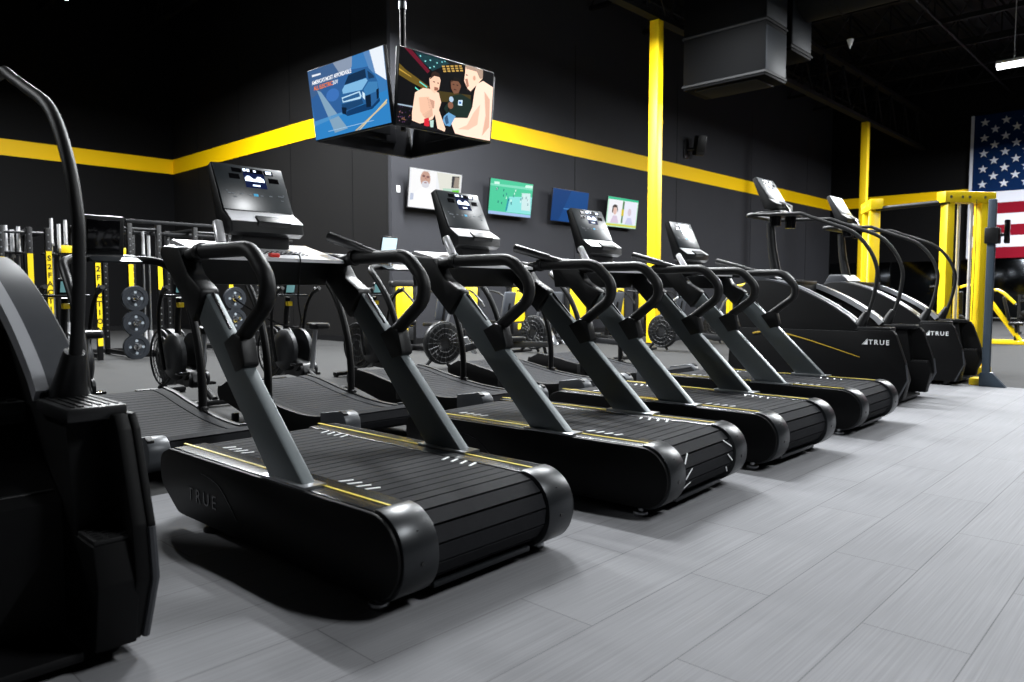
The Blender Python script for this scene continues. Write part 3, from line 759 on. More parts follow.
# ------------------------------------------------------------------ squat racks, plates and bars
STRIP_TXT = '2FACTION'
def upright(t, x, y, ztop, txt=None, strip=None):
    u = MB().box((x, y, ztop/2), (.076, .076, ztop), .006).build('upright', 'frame', t)
    b = MB()
    z = .3
    while z < ztop-.05: b.cyl((x+.037, y, z), (x+.0395, y, z), .012, 8); z += .1
    b.build('hole_studs', 'steel', u)
    if strip:
        z0, z1 = strip
        MB().box((x+.0405, y, (z0+z1)/2), (.004, .072, z1-z0)).build('yellow_strip', 'yellowm', u)
        if txt:
            n = len(txt); pit = min((z1-z0)/(n+.6), .135)
            for k, ch in enumerate(txt):
                text('letter', ch, pit*.86, axes((x+.0432, y, z1-.08-pit*(k+.2)), (0, 1, 0), (0, 0, 1)), 'frame', u, .0006, 1, .003)
    return u
def rack(label, x, ys, ztop, strips):
    t = thing('squat_rack', label, 'rack', (0, 0, 0), 0, 'black racks with yellow strips')
    t.location = (x, (ys[0]+ys[-1])/2, 0); oy = t.location.y
    for k, y in enumerate(ys):
        st = strips.get(k)
        upright(t, 0, y-oy, ztop, st[0] if st else None, st[1] if st else None)
        upright(t, -1.15, y-oy, ztop)
        MB().box((-.575, y-oy, ztop-.06), (1.08, .06, .07), .004).build('crossmember', 'frame', t)
        MB().box((-.575, y-oy, .06), (1.08, .06, .07), .004).build('base_rail', 'frame', t)
    for a, c in zip(ys, ys[1:]):
        MB().box((-1.15, (a+c)/2-oy, ztop-.06), (.06, c-a-.078, .07), .004).build('back_beam', 'frame', t)
        MB().tube([(0, a-oy+.037, ztop-.08), (0, c-oy-.037, ztop-.08)], .02, 8).build('pull_up_bar', 'darkm', t)
        MB().box((-1.15, (a+c)/2-oy, .06), (.06, c-a-.078, .07), .004).build('base_beam', 'frame', t)
    return t
XK = -12.6
r1 = rack('black squat rack at the left edge behind the near stair climber, short yellow strips', XK, (2.72, 3.07, 3.31), 2.0, {0: (None, (1.2, 1.56)), 1: (None, (1.15, 1.62)), 2: ('S2FACTION', (.45, 1.66))})
r2 = rack('black squat rack with the tall lettered yellow upright and weight plates stacked on pegs', XK, (3.97, 4.45, 4.9), 2.15, {0: (STRIP_TXT, (.22, 1.52)), 1: (None, (.9, 1.50)), 2: (None, (1.1, 1.5))})
r3 = rack('black squat rack farthest right, its plates seen under the nearest treadmill grip', XK, (5.5, 6.1, 7.2), 2.15, {0: (None, (1.0, 1.35)), 1: (None, (1.05, 1.3))})
for t, yy in ((r1, 3.55), (r2, 4.30)):
    MB().box((.045, yy-t.location.y, 1.70), (.01, .16, .11), .002).build('yellow_gusset', 'yellowm', t)
    MB().box((0, yy-t.location.y, 1.62), (.05, .2, .05)).build('gusset_bracket', 'frame', t)
# long black top beams running from rack to rack
tag(MB().box((XK, 5.95, 2.19), (.05, 3.1, .05), .004).build('rig_beam', 'darkm'), 'long thin black beam along the rack tops, upper of the two', 'beam')
tag(MB().box((XK-.3, 5.95, 2.03), (.05, 3.1, .05), .004).build('rig_beam', 'darkm'), 'long thin black beam along the rack tops, lower of the two', 'beam')
def peg(t, y, z):
    MB().cyl((.03, y-t.location.y, z), (.34, y-t.location.y, z), .024, 12).build('plate_peg', 'chrome', t)
for z in (.98, .59, .21): peg(r2, 4.45, z)
for z in (.97, .60): peg(r3, 6.10, z)
def make_plate():
    t = thing('weight_plate', '', 'weight plate', (0, 0, 0), 0, 'black bumper plates on rack pegs')
    pr = [(.026, -.03), (.026, .03), (.06, .03), (.066, .022), (.13, .022), (.135, .03), (.195, .03), (.2, .024), (.2, -.024), (.195, -.03), (.026, -.03)]
    MB().lathe(pr, (0, 0, 0), (1, 0, 0), 32).build('disc', 'plate', t)
    MB().lathe([(.0255, .031), (.05, .032), (.05, .03), (.0255, .03)], (0, 0, 0), (1, 0, 0), 24).build('hub_ring', 'chrome', t)
    for k in range(4):
        a = pi/2*k
        MB().cyl((.0215, .098*cos(a), .098*sin(a)), (.0235, .098*cos(a), .098*sin(a)), .022, 14).build('emblem', 'icon', t)
    return t
pl = make_plate()
for i, (y, z, lab) in enumerate(((4.45, .98, 'black round weight plate topmost of three on the lettered rack'),
                                 (4.45, .59, 'black round weight plate in the middle of three on the lettered rack'),
                                 (4.45, .21, 'black round weight plate lowest of three, just above the floor by the lettered rack'),
                                 (6.10, .97, 'upper of two weight plates seen inside the nearest treadmill grip'),
                                 (6.10, .60, 'lower of two weight plates seen beside the nearest treadmill upright'))):
    if i == 0: pl.location = (XK+.16, y, z-.022); pl['label'] = lab
    else: dup(pl, (XK+.16, y, z-.022), 0, lab)
# barbells stored upright behind the racks
def make_bar():
    t = thing('barbell', '', 'barbell', (0, 0, 0), 0, 'barbells stored upright')
    MB().cyl((0, 0, .0), (0, 0, 1.75), .014, 10).build('shaft', 'steel', t)
    MB().cyl((0, 0, .02), (0, 0, .40), .025, 12).build('sleeve', 'silver', t)
    MB().cyl((0, 0, 1.58), (0, 0, 1.97), .025, 12).build('sleeve', 'silver', t)
    MB().cyl((0, 0, 1.56), (0, 0, 1.60), .038, 12).build('collar', 'steel', t)
    return t
bb = make_bar(); k = 0
for y, z, lab in ((2.84, 0, 'upright chrome barbell at the left edge, first of three in the left rack'), (2.92, -.06, 'upright chrome barbell, middle and shortest of three in the left rack'), (3.0, -.01, 'upright chrome barbell, last of three in the left rack'),
                  (3.43, .14, 'tall chrome barbell rising beside the dark hoop rail, left of its three'), (3.53, .06, 'chrome barbell in the middle of the three beside the hand rail'), (3.62, .13, 'chrome barbell right of the three, nearest the big hand rail'),
                  (4.75, .02, 'chrome barbell whose sleeve shows above the tray of the nearest treadmill'), (4.84, -.04, 'shorter chrome barbell left of the nearest treadmill top')):
    lc = (XK-.25, y, .0+max(z, -.06)+.06)
    if k == 0: bb.location = lc; bb['label'] = lab
    else: dup(bb, lc, 0, lab)
    k += 1
for y0, y1, lab in ((2.7, 3.15, 'low black bar holder under the leftmost barbells'), (3.3, 3.75, 'low black bar holder under the tall barbells'), (4.62, 4.95, 'low black bar holder inside the lettered rack')):
    b = MB().box((XK-.25, (y0+y1)/2, .05), (.3, y1-y0, .1), .01); b.box((XK-.25, (y0+y1)/2, 1.63), (.12, y1-y0, .03), .004)
    b.box((XK-.36, (y0+y1)/2, .86), (.03, .05, 1.6))
    tag(b.build('bar_holder', 'frame'), lab, 'bar holder')

# ------------------------------------------------------------------ selectorised machines along the back wall
def make_machine():
    t = thing('weight_machine', '', 'weight machine', (0, 0, 0), 0, 'yellow weight machines along the back wall')
    MB().box((0, 0, .05), (.34, .62, .1), .01).build('tower_base', 'frame', t)
    for s in (-1, 1): MB().box((0, s*.235, .65), (.1, .09, 1.2), .02).build('tower_post', 'frame', t)
    MB().prism(rnd([(-.28, 1.16), (-.28, 1.27, .06), (.28, 1.27, .06), (.28, 1.16)]), -.07, .07, 'x', bev=.01).build('tower_cap', 'plastic', t)
    MB().box((.02, 0, .80), (.09, .375, .72), .012).build('yellow_shroud', 'yellowm', t)
    MB().box((.03, 0, .30), (.1, .36, .24), .006).build('weight_stack', 'darkm', t)
    MB().box((.085, 0, .34), (.004, .10, .12)).build('yellow_tag', 'yellowm', t)
    MB().box((.55, .15, .05), (1.1, .1, .08), .012).build('base_beam', 'frame', t)
    MB().box((1.05, .15, .04), (.08, .55, .06), .012).build('rear_foot', 'frame', t)
    MB().tube([(.7, .15, .08), (.72, .15, .45)], .035, 10).build('seat_post', 'frame', t)
    MB().box((.75, .15, .49), (.36, .34, .07), .025).build('seat', 'seat', t)
    MB().box((.95, .15, .82), (.07, .30, .50), .028, rot=(0, R(12), 0)).build('back_pad', 'greypad', t)
    MB().tube([(.85, .15, .1), (.98, .15, .85)], .03, 8).build('back_post', 'frame', t)
    for s in (-1, 1):
        a = MB().tube([(.05, .15+s*.2, 1.1), (.35, .15+s*.36, 1.05), (.62, .15+s*.36, .86)], .022, 8, 3).build('lever_arm', 'darkm', t)
        MB().tube([(.58, .15+s*.36, .89), (.66, .15+s*.36, .78)], .026, 8).build('grip', 'rubber', a)
    return t
mc = make_machine()
for i, (y, dx, lab) in enumerate(((8.46, 0, 'weight machine with the tall yellow shroud left of the second treadmill'),
                               (10.1, 0, 'weight machine showing a slim yellow slice under the second treadmill tray'),
                               (11.5, 0, 'weight machine with its yellow panel framed by the second treadmill grip'),
                               (13.4, .1, 'weight machine with a yellow panel between the third treadmill uprights'),
                               (15.15, 0, 'weight machine with a yellow panel under the third treadmill tray'),
                               (16.15, .1, 'weight machine with the yellow panel just left of the yellow column'))):
    lc = (-10.75+dx, y, 0)
    if i == 0: mc.location = lc; mc['label'] = lab
    else:
        c = dup(mc, lc, 0, lab)
        if i in (3, 5): c.scale = (1, 1.5, 1)
# plate-loaded machines in yellow beams
def make_press():
    t = thing('plate_loaded_machine', '', 'weight machine', (0, 0, 0), 0, 'yellow plate loaded machines')
    MB().box((0, .32, .04), (1.3, .09, .08), .01).build('base_rail', 'yellowm', t)
    MB().box((0, -.32, .04), (1.3, .09, .08), .01).build('base_rail', 'yellowm', t)
    MB().box((-.5, 0, .05), (.1, .74, .08), .01).build('cross_foot', 'yellowm', t)
    MB().box((.5, 0, .05), (.1, .74, .08), .01).build('cross_foot', 'yellowm', t)
    MB().box((-.45, 0, .62), (.1, .1, 1.2), .012).build('mast', 'yellowm', t)
    MB().tube([(.45, 0, .08), (-.42, 0, 1.12)], .06, 4).build('slant_beam', 'yellowm', t)
    for s in (-1, 1):
        a = MB().tube([(-.45, s*.10, 1.18), (-.1, s*.34, 1.22), (.3, s*.36, .92)], .032, 8, 3).build('press_arm', 'yellowm', t)
        MB().cyl((-.2, s*.33, 1.21), (-.2, s*.56, 1.21), .024, 10).build('plate_horn', 'chrome', a)
        MB().tube([(.3, s*.36, .92), (.32, s*.22, .88)], .022, 8).build('grip', 'rubber', a)
    MB().box((.34, 0, .46), (.36, .3, .07), .025).build('seat', 'seat', t)
    MB().tube([(.34, 0, .43), (.34, 0, .08)], .035, 8).build('seat_post', 'frame', t)
    MB().box((.1, 0, .80), (.08, .28, .58), .03, rot=(0, R(-16), 0)).build('back_pad', 'seat', t)
    return t
pm = make_press()
for i, (x0, y0, rz, lab) in enumerate(((-7.5, 15.3, -20, 'yellow plate loaded machine seen between the last two treadmills'),
                                   (-8.7, 21.3, 15, 'yellow plate loaded machine far behind the nearer stair climber console'),
                                   (-3.2, 18.1, 8, 'yellow plate loaded machine standing alone right of the grey post'),
                                   (-4.6, 20.6, 100, 'yellow plate loaded machine half hidden behind the cable machine'))):
    lc = (x0, y0, 0)
    if i == 0: pm.location = lc; pm.rotation_euler = (0, 0, R(rz)); pm['label'] = lab
    else:
        c = dup(pm, lc, R(rz), lab)
        if i == 2: c.scale = (.72, .72, .9)

# ------------------------------------------------------------------ cable machine
t = thing('cable_machine', 'yellow cable machine with two towers, at the end of the stair climbers', 'cable machine', (-2.3, 10.95, 0))
def tower(t, c, ang, w=.62, zt=2.30):
    u = Vector((cos(ang), sin(ang), 0)); n = Vector((-u.y, u.x, 0)); c = Vector(c)
    def P(a, d, z): q = c+u*a+n*d; return (q.x, q.y, z)
    for s in (-1, 1):
        MB().box(P(s*(w/2-.06), 0, zt/2-.05), (.10, .13, zt-.1), .006, rot=(0, 0, ang)).build('tower_post', 'yellowm', t)
    pl = MB().box(P(.02, 0, zt-.04), (w+.12, .16, .14), .008, rot=(0, 0, ang)).build('top_plate', 'yellowm', t)
    b = MB()
    for a in (-.26, -.1, .0, .22):
        q0, q1 = P(a, -.078, zt-.04), P(a, -.085, zt-.04)
        b.cyl(q0, q1, .018, 10)
    b.build('bolts', 'steel', pl)
    for a in (-.08, .10): MB().cyl(P(a, 0, .15), P(a, 0, zt-.1), .02, 12).build('guide_rod', 'silver', t)
    st = MB()
    for k in range(5): st.box(P(.01, 0, .2+k*.055), (.24, .15, .05), .005, rot=(0, 0, ang))
    st.build('weight_stack', 'darkm', t)
    MB().box(P(0, 0, .05), (w+.1, .3, .1), .012, rot=(0, 0, ang)).build('tower_base', 'yellowm', t)
tower(t, (-.09, 0, 0), R(52), .60); tower(t, (-1.3, .25, 0), R(-62), .6)
MB().tube([(-.2, -.25, 2.2), (-1.15, .0, 2.2)], .032, 10).build('cross_bar', 'frame', t)
MB().tube([(.06, -.10, 2.22), (.09, -.20, 1.6), (.08, -.20, .7)], .004, 6).build('cable', 'frame', t)
text('post_print', 'TRUE', .075, axes((cos(R(52))*.28+.055, sin(R(52))*.28-.05, 1.66), (0, 0, 1), (-cos(R(52)), -sin(R(52)), 0)), 'frame', t, .001)
t = thing('pulley_post', 'slate grey post with a black pulley carriage, in front of the cable machine', 'post', (-1.84, 9.68, 0))
MB().box((0, 0, 1.05), (.075, .075, 2.06), .008).build('column', 'postblue', t)
MB().prism(rnd([(-.06, 0), (-.06, .16, .03), (.06, .16, .03), (.20, 0)]), -.04, .04, bev=.004).build('column_foot', 'postblue', t)
MB().box((-.04, .12, .04), (.26, .2, .08), .01).build('foot_plate', 'yellowm', t)
MB().box((.01, 0, 1.68), (.14, .14, .18), .015).build('carriage', 'plastic', t)
MB().tube([(.01, 0, 1.68), (.13, .02, 1.69)], .02, 8).build('pulley_arm', 'plastic', t)
MB().box((.14, .03, 1.72), (.05, .07, .26), .01).build('pulley', 'gloss', t)

# ------------------------------------------------------------------ dumbbells
t = thing('dumbbell_rack', 'black two tier dumbbell rack at the right edge beneath the flag', 'dumbbell rack', (-2.6, 22.4, 0))
for s in (-1, 1):
    MB().prism([(-.3, 0), (-.3, .06), (-.1, .06), (-.02, 1.0), (.06, 1.0), (0.02, .06), (.3, .06), (.3, 0)], s*1.0-.03, s*1.0+.03, 'x').build('end_frame', 'frame', t)
for z, d in ((.42, -.12), (.82, .0)):
    MB().box((0, d-.1, z), (1.94, .05, .05), .005, rot=(R(15), 0, 0)).build('shelf_rail', 'frame', t)
    MB().box((0, d+.1, z+.03), (1.94, .05, .05), .005, rot=(R(15), 0, 0)).build('shelf_rail', 'frame', t)
def make_db():
    d = thing('dumbbell', 'black hexagonal dumbbell with a chrome handle on the rack under the flag', 'dumbbell', (0, 0, 0), 0, 'dumbbells on the rack')
    MB().cyl((0, -.1, 0), (0, .1, 0), .016, 10).build('handle', 'chrome', d)
    for s in (-1, 1): MB().cyl((0, s*.08, 0), (0, s*.17, 0), .072, 6, bev=.01).build('head', 'rubber', d)
    return d
db = make_db(); k = 0
for z, d in ((.42, -.12), (.82, .0)):
    for i in range(10):
        lc = (-2.6-.86+i*.19, 22.4+d, z+.118)
        if k == 0: db.location = lc
        else: dup(db, lc, 0, db['label'])
        k += 1

# ------------------------------------------------------------------ screens
_em = {}
def em(hexc, es=1.):
    key = (hexc, es)
    if key not in _em:
        c = [int(hexc[i:i+2], 16)/255 for i in (0, 2, 4)]
        lin = [((v+.055)/1.055)**2.4 if v > .04045 else v/12.92 for v in c]
        m = bpy.data.materials.new('screen_light_'+hexc); m.use_nodes = True
        b = m.node_tree.nodes['Principled BSDF']; b.inputs['Base Color'].default_value = (0, 0, 0, 1); b.inputs['Roughness'].default_value = .4
        b.inputs['Specular IOR Level'].default_value = .1
        b.inputs['Emission Color'].default_value = (*lin, 1); b.inputs['Emission Strength'].default_value = es
        _em[key] = m
    return _em[key]
def make_tv(label, W, Hh, c, yaw, pitch, roll, bg, group, es=1.):
    n = Vector((cos(yaw)*cos(pitch), sin(yaw)*cos(pitch), sin(pitch))); r0 = Vector((-sin(yaw), cos(yaw), 0)); u0 = n.cross(r0)
    r = r0*cos(roll)+u0*sin(roll); u = -r0*sin(roll)+u0*cos(roll)
    t = thing('television', label, 'television', (0, 0, 0), 0, group)
    t.matrix_world = Matrix(((r.x, u.x, n.x, c[0]), (r.y, u.y, n.y, c[1]), (r.z, u.z, n.z, c[2]), (0, 0, 0, 1)))
    MB().box((0, 0, -.022), (W, Hh, .04), .006).build('casing', 'tvcase', t)
    MB().box((0, -.05, -.055), (W*.6, Hh*.5, .05), .02).build('back_cover', 'tvcase', t)
    sc = MB().box((0, .004, -.001), (W-.018, Hh-.024, .004)).build('screen', em(bg, es) if bg else 'window', t)
    def art(name, pts, col, layer, e=es):
        w, h = W-.018, Hh-.024
        # clip to the glass
        P = [((min(max(a, 0), 1)-.5)*w, (min(max(v, 0), 1)-.5)*h+.004, .0012+layer*.0006) for a, v in pts]
        b = MB(); b.poly(P)
        o = b.build(name, em(col, e), sc, smooth=False)
        if o.data.polygons[0].normal.z < 0: o.data.flip_normals()
        return o
    def words(s, u_, v_, size, col, layer, sp=1.):
        w, h = W-.018, Hh-.024
        return text('caption', s, size, Matrix.Translation(((u_-.5)*w, (v_-.5)*h, .0012+layer*.0006)), em(col, es), sc, .0002, sp, .001)
    return t, art, words
def el(cx, cy, rx, ry, n=16): return [(cx+rx*cos(2*pi*i/n), cy+ry*sin(2*pi*i/n)) for i in range(n)]
HG = 'hanging cube of four televisions'
t, art, words = make_tv('left hanging television showing a blue car driving on a road', 1.24, .70, (-6.19, 4.223, 2.945), R(-88.8), R(-7.58), R(-.2), '3a78b4', HG, 1.1)
art('picture', [(0, 1), (.53, 1), (.55, .84), (.11, .65), (0, .6)], '3f5f8a', 1); art('picture', [(.10, .66), (.53, .84), (.8, .8), (.8, .3), (.35, .26), (.02, .25), (0, .6)], '2f5d96', 1)
art('picture', [(.36, 1), (.62, 1), (.6, .86), (.45, .8)], '8795ab', 2); art('picture', [(.834, 1), (1, 1), (1, .553), (.878, .69)], 'e4ebf3', 2)
art('picture', [(.76, 1), (.84, 1), (.88, .69), (.82, .72)], '5a86b8', 2)
art('picture', [(0, .2), (.548, .292), (.905, .419), (1, .43), (1, 0), (0, 0)], '2f7fc0', 2); art('picture', [(0, .27), (.4, .3), (.42, .27), (0, .2)], '4a8dc4', 3)
art('picture', [(.10, .70), (.155, .66), (.46, .06), (.28, .04)], '7f9fb8', 3); art('picture', el(.31, .57, .09, .09), '3c6fb4', 3)
art('picture', [(.545, 0), (.975, .285), (.98, .262), (.578, 0)], 'c9b98f', 4); art('picture', [(.60, 0), (.985, .315), (.985, .295), (.62, 0)], 'd8c99c', 4)
art('car_picture', [(.43, .27), (.48, .225), (.80, .235), (.9, .31), (.9, .35), (.5, .3)], '123a66', 5)
art('car_picture', [(.415, .564), (.476, .652), (.533, .772), (.609, .805), (.771, .79), (.809, .774), (.875, .661), (.898, .563), (.901, .42), (.887, .343), (.79, .268), (.707, .332), (.635, .321), (.487, .308), (.464, .261), (.409, .282)], '2a5f95', 6)
art('car_picture', [(.447, .597), (.486, .649), (.765, .656), (.781, .62), (.699, .521), (.451, .542)], '7db4dc', 7)
art('car_picture', [(.482, .654), (.547, .767), (.766, .779), (.767, .665)], '14304f', 7)
art('car_picture', [(.791, .75), (.856, .667), (.867, .629), (.793, .636)], '1a3a5c', 7); art('car_picture', [(.79, .6), (.895, .57), (.89, .45), (.73, .43), (.72, .52)], '3f7db2', 7)
art('car_picture', [(.428, .495), (.668, .514), (.686, .442), (.666, .41), (.437, .424)], 'b9dcf2', 7); art('car_picture', [(.436, .478), (.658, .497), (.668, .44), (.449, .438)], '2b5c8c', 8)
art('car_picture', [(.701, .5), (.729, .461), (.723, .38), (.697, .418)], 'cfe8f8', 8); art('car_picture', [(.414, .405), (.686, .403), (.698, .335), (.487, .308), (.426, .335)], '1c446f', 7)
for p in ([(.729, .43), (.799, .43), (.79, .268), (.731, .274)], [(.872, .469), (.904, .48), (.893, .351), (.867, .345)], [(.413, .371), (.48, .342), (.464, .257), (.414, .274)]): art('car_picture', p, '0d1f35', 8)
words("AMERICA'S MOST AFFORDABLE", .32, .818, .052, 'f4f6fa', 9, .9); words('ALL ELECTRIC', .20, .735, .055, 'f07a22', 9, .95); words('SUV', .37, .735, .05, 'e8eef4', 9)
art('caption_line', [(.06, .93), (.187, .92), (.187, .895), (.06, .90)], 'e0e6ee', 9); art('caption_line', [(.196, .085), (.803, .085), (.803, .077), (.195, .077)], '9fc4e4', 9)
t, art, words = make_tv('right hanging television showing two bare chested fighters with a referee', 1.24, .70, (-5.503, 4.906, 2.942), R(1.1), R(-5.96), R(1.06), '07070a', HG, 1.45)
art('picture', [(.042, 1), (.111, 1), (.3, .786), (.277, .747)], '5a0f22', 1); art('picture', [(0, .785), (.059, .726), (.3, .578), (.286, .511), (.11, .581), (0, .636)], '5c4a18', 1)
art('picture', [(0, .72), (.12, .65), (.12, .64), (0, .70)], 'b08c38', 2); art('picture', [(.40, .55), (.75, .60), (.75, .50), (.40, .40)], '3c3214', 1)
art('picture', [(.142, .99), (.431, .99), (.5, .958), (.324, .794), (.207, .898)], '123238', 1)
for q in ((.2, .95), (.25, .9), (.3, .93), (.34, .86), (.37, .92), (.3, .83), (.42, .95), (.45, .97)): art('picture', el(q[0], q[1], .008, .01, 8), '7fd0d0', 2)
art('picture', [(.20, .62), (.28, .57), (.28, .55), (.2, .60)], '58c0b0', 3); art('picture', [(.16, .53), (.2, .50), (.2, .48), (.16, .51)], '58c0b0', 3); art('picture', [(0, .262), (.16, .27), (.16, .25), (0, .245)], '8fa0b0', 3)
for i in range(5):
    for j in range(3): art('picture', [(.42+i*.045+j*.008, .90+i*.018-j*.03), (.45+i*.045+j*.008, .91+i*.018-j*.03), (.452+i*.045+j*.008, .89+i*.018-j*.03), (.422+i*.045+j*.008, .88+i*.018-j*.03)], 'b7934a', 3)
for i in range(26): art('crowd_picture', el(random.uniform(.01, .14), random.uniform(.03, .24), .006, .009, 6), random.choice(['4a3050', '705060', '302040', '805840']), 3)
art('referee_picture', [(.459, .327), (.536, .521), (.638, .583), (.747, .538), (.771, .433), (.724, .20), (.636, .12), (.50, .12), (.487, .281)], '14241f', 4)
art('referee_picture', [(.519, .72), (.559, .782), (.611, .781), (.633, .68), (.611, .586), (.56, .56), (.528, .626)], '6e4a38', 5); art('referee_picture', [(.516, .70), (.553, .79), (.618, .79), (.634, .70), (.60, .745), (.545, .735)], '120e0c', 6)
art('referee_picture', el(.552, .685, .012, .008, 8), '20120c', 6); art('referee_picture', el(.592, .69, .012, .008, 8), '20120c', 6); art('referee_picture', el(.57, .62, .018, .008, 8), '40201c', 6)
art('referee_picture', [(.611, .488), (.659, .502), (.656, .42), (.61, .416)], 'b9cfe0', 6); art('referee_picture', [(.62, .47), (.645, .475), (.643, .44), (.62, .44)], '3060a0', 7)
art('microphone_picture', [(.525, .44), (.545, .45), (.52, .3), (.50, .3)], '101010', 6); art('microphone_picture', el(.535, .475, .024, .04, 12), '9fb4c8', 7); art('hand_picture', el(.53, .39, .03, .05, 12), '7a5240', 7)
art('fighter_picture', [(.161, .453), (.237, .538), (.301, .547), (.4, .524), (.43, .40), (.41, .293), (.488, .053), (.481, .008), (.404, .034), (.371, .218), (.349, .149), (.278, .089), (.223, .054), (.143, .076), (.14, .179)], 'e8c4ac', 5)
art('fighter_picture', [(.20, .40), (.30, .44), (.34, .30), (.26, .16), (.22, .22)], 'd8ac92', 6); art('fighter_picture', [(.28, .42), (.36, .40), (.36, .30), (.31, .28)], 'b88c78', 6); art('fighter_picture', [(.24, .18), (.34, .30), (.35, .2), (.29, .12)], 'caa088', 6)
art('fighter_picture', [(.296, .681), (.333, .766), (.391, .763), (.413, .697), (.399, .566), (.355, .5), (.309, .549)], 'e2b69c', 6); art('fighter_picture', [(.30, .67), (.318, .77), (.35, .80), (.395, .785), (.416, .70), (.40, .735), (.345, .735)], '2a1c18', 7)
art('fighter_picture', el(.345, .655, .012, .009, 8), '5a3428', 7); art('fighter_picture', el(.388, .652, .010, .009, 8), '5a3428', 7); art('fighter_picture', [(.35, .59), (.39, .59), (.392, .55), (.352, .54)], '8a5a48', 7)
art('fighter_picture', [(.261, .127), (.308, .16), (.321, .046), (.265, .022)], 'c02030', 7); art('fighter_picture', [(.32, .12), (.36, .14), (.36, .04), (.33, .03)], 'a8c4bc', 7); art('fighter_picture', [(.14, .06), (.25, .04), (.40, .03), (.48, 0), (.12, 0)], '141418', 8)
art('fighter_picture', [(1, .791), (.879, .844), (.809, .778), (.787, .66), (.771, .433), (.724, .265), (.584, .23), (.544, .154), (.594, .012), (.718, 0), (1, 0)], 'f0d0bc', 6)
art('fighter_picture', [(.90, .70), (.97, .6), (.98, .2), (.90, .05), (.93, .35)], 'd0a48e', 7); art('fighter_picture', [(.79, .36), (.86, .5), (.84, .2), (.74, .10), (.62, .08), (.72, .16)], 'ddb29c', 7)
art('fighter_picture', [(.672, .985), (.863, .985), (.869, .874), (.818, .781), (.742, .651), (.705, .68), (.664, .776), (.67, .887)], 'ecc8b0', 7); art('fighter_picture', [(.668, 1), (.87, 1), (.872, .88), (.84, .86), (.80, .95), (.68, .95)], '9c8474', 8)
art('fighter_picture', [(.672, .80), (.70, .82), (.72, .72), (.70, .69)], 'a87864', 8); art('fighter_picture', el(.775, .85, .016, .035, 10), 'c89880', 8); art('fighter_picture', el(.69, .865, .012, .008, 8), '3c2018', 8)
art('fighter_picture', [(.464, .221), (.512, .287), (.591, .253), (.565, .18), (.537, .098), (.486, .096), (.453, .153)], '5d8fb8', 8); art('fighter_picture', [(.47, .2), (.5, .25), (.52, .14), (.49, .11)], '2c4c6c', 9)
make_tv('hanging television at the back left of the cube, only its dark back seen from below', 1.24, .70, (-6.87, 4.906, 2.942), R(181), R(-6), 0, '', HG)
make_tv('hanging television at the back right of the cube, its dark back above the corner', 1.24, .70, (-6.19, 5.59, 2.945), R(91), R(-6), 0, '', HG)
t = thing('television_mount', 'black ceiling pole with arms that carries the hanging televisions', 'mount', (-6.19, 4.905, 0))
MB().cyl((0, 0, 2.72), (0, 0, 8.2), .03, 14).build('pole', 'frame', t)
MB().cyl((0, 0, 3.95), (0, 0, 4.02), .04, 14).build('pole_collar', 'steel', t)
MB().cyl((0, 0, 8.18), (0, 0, 8.24), .12, 18).build('ceiling_plate', 'darkm', t)
for a in range(4):
    dx, dy = round(cos(a*pi/2)), round(sin(a*pi/2))
    MB().box((dx*.29, dy*.29, 2.95), (.56 if dx else .05, .56 if dy else .05, .06), .005).build('arm', 'darkm', t)
    MB().box((dx*.56, dy*.56, 2.95), (.03 if dx else .5, .03 if dy else .5, .3), .005).build('bracket', 'darkm', t)
WG = 'televisions along the back wall'
def wall_tv(label, y, z, bg, es=1., pit=-7.):
    t, art, words = make_tv(label, 1.4, .79, (X3+.22, y, z), 0, R(pit), 0, bg, WG, es)
    MB().box((0, .02, -.14), (.5, .3, .12), .02).build('wall_bracket', 'tvcase', t)
    return art, words
art, words = wall_tv('wall television showing an older man in white, leftmost on the back wall', 10.05, 3.125, 'f2f4f8', 1.)
art('picture', [(.02, .98), (.5, .98), (.5, .02), (.02, .02)], 'fbfbfc', 1); art('picture', [(.5, .98), (.98, .98), (.98, .5), (.6, .4)], 'e6e6dc', 1); art('person_picture', el(.29, .76, .095, .21), 'c9a090', 2); art('person_picture', [(.2, .9), (.26, .98), (.36, .98), (.4, .88), (.36, .95), (.25, .95)], 'e8e4e4', 3)
art('person_picture', el(.255, .83, .03, .03, 8), '805a58', 3); art('person_picture', el(.335, .82, .03, .03, 8), '805a58', 3); art('person_picture', [(.27, .76), (.30, .82), (.32, .75)], 'b88478', 4); art('person_picture', el(.295, .62, .07, .09), 'dcdce4', 4); art('person_picture', el(.295, .665, .03, .015, 8), 'a06a6a', 5)
art('person_picture', [(.04, .02), (.1, .36), (.24, .55), (.38, .5), (.56, .36), (.62, .02)], 'ffffff', 3); art('picture', [(.03, .18), (.09, .2), (.09, .36), (.03, .36)], 'c4cce0', 4)
art('picture', [(.80, .93), (.95, .95), (.95, .64), (.80, .62)], '3a3a40', 2); art('picture', [(.86, .92), (.95, .92), (.95, .65), (.84, .64)], 'a09488', 3); art('picture', [(.64, .58), (.97, .62), (.97, .36), (.64, .36)], 'b8dcc8', 2); art('picture', [(.82, .55), (.96, .59), (.96, .40), (.84, .40)], '6cd83c', 3)
art, words = wall_tv('wall television showing a green sports field with players', 12.29, 3.165, '4fd0a0', 1.)
art('picture', [(0, .86), (1, .90), (1, .82), (0, .80)], '86e4c4', 1); art('picture', [(.45, .55), (1, .62), (1, .1), (.40, .1)], '90e8e4', 1); art('picture', [(.74, .70), (.95, .72), (.98, .2), (.76, .2)], 'd4f0f0', 2); art('picture', [(0, 0), (1, 0), (1, .08), (0, .09)], 'a8c4f0', 2)
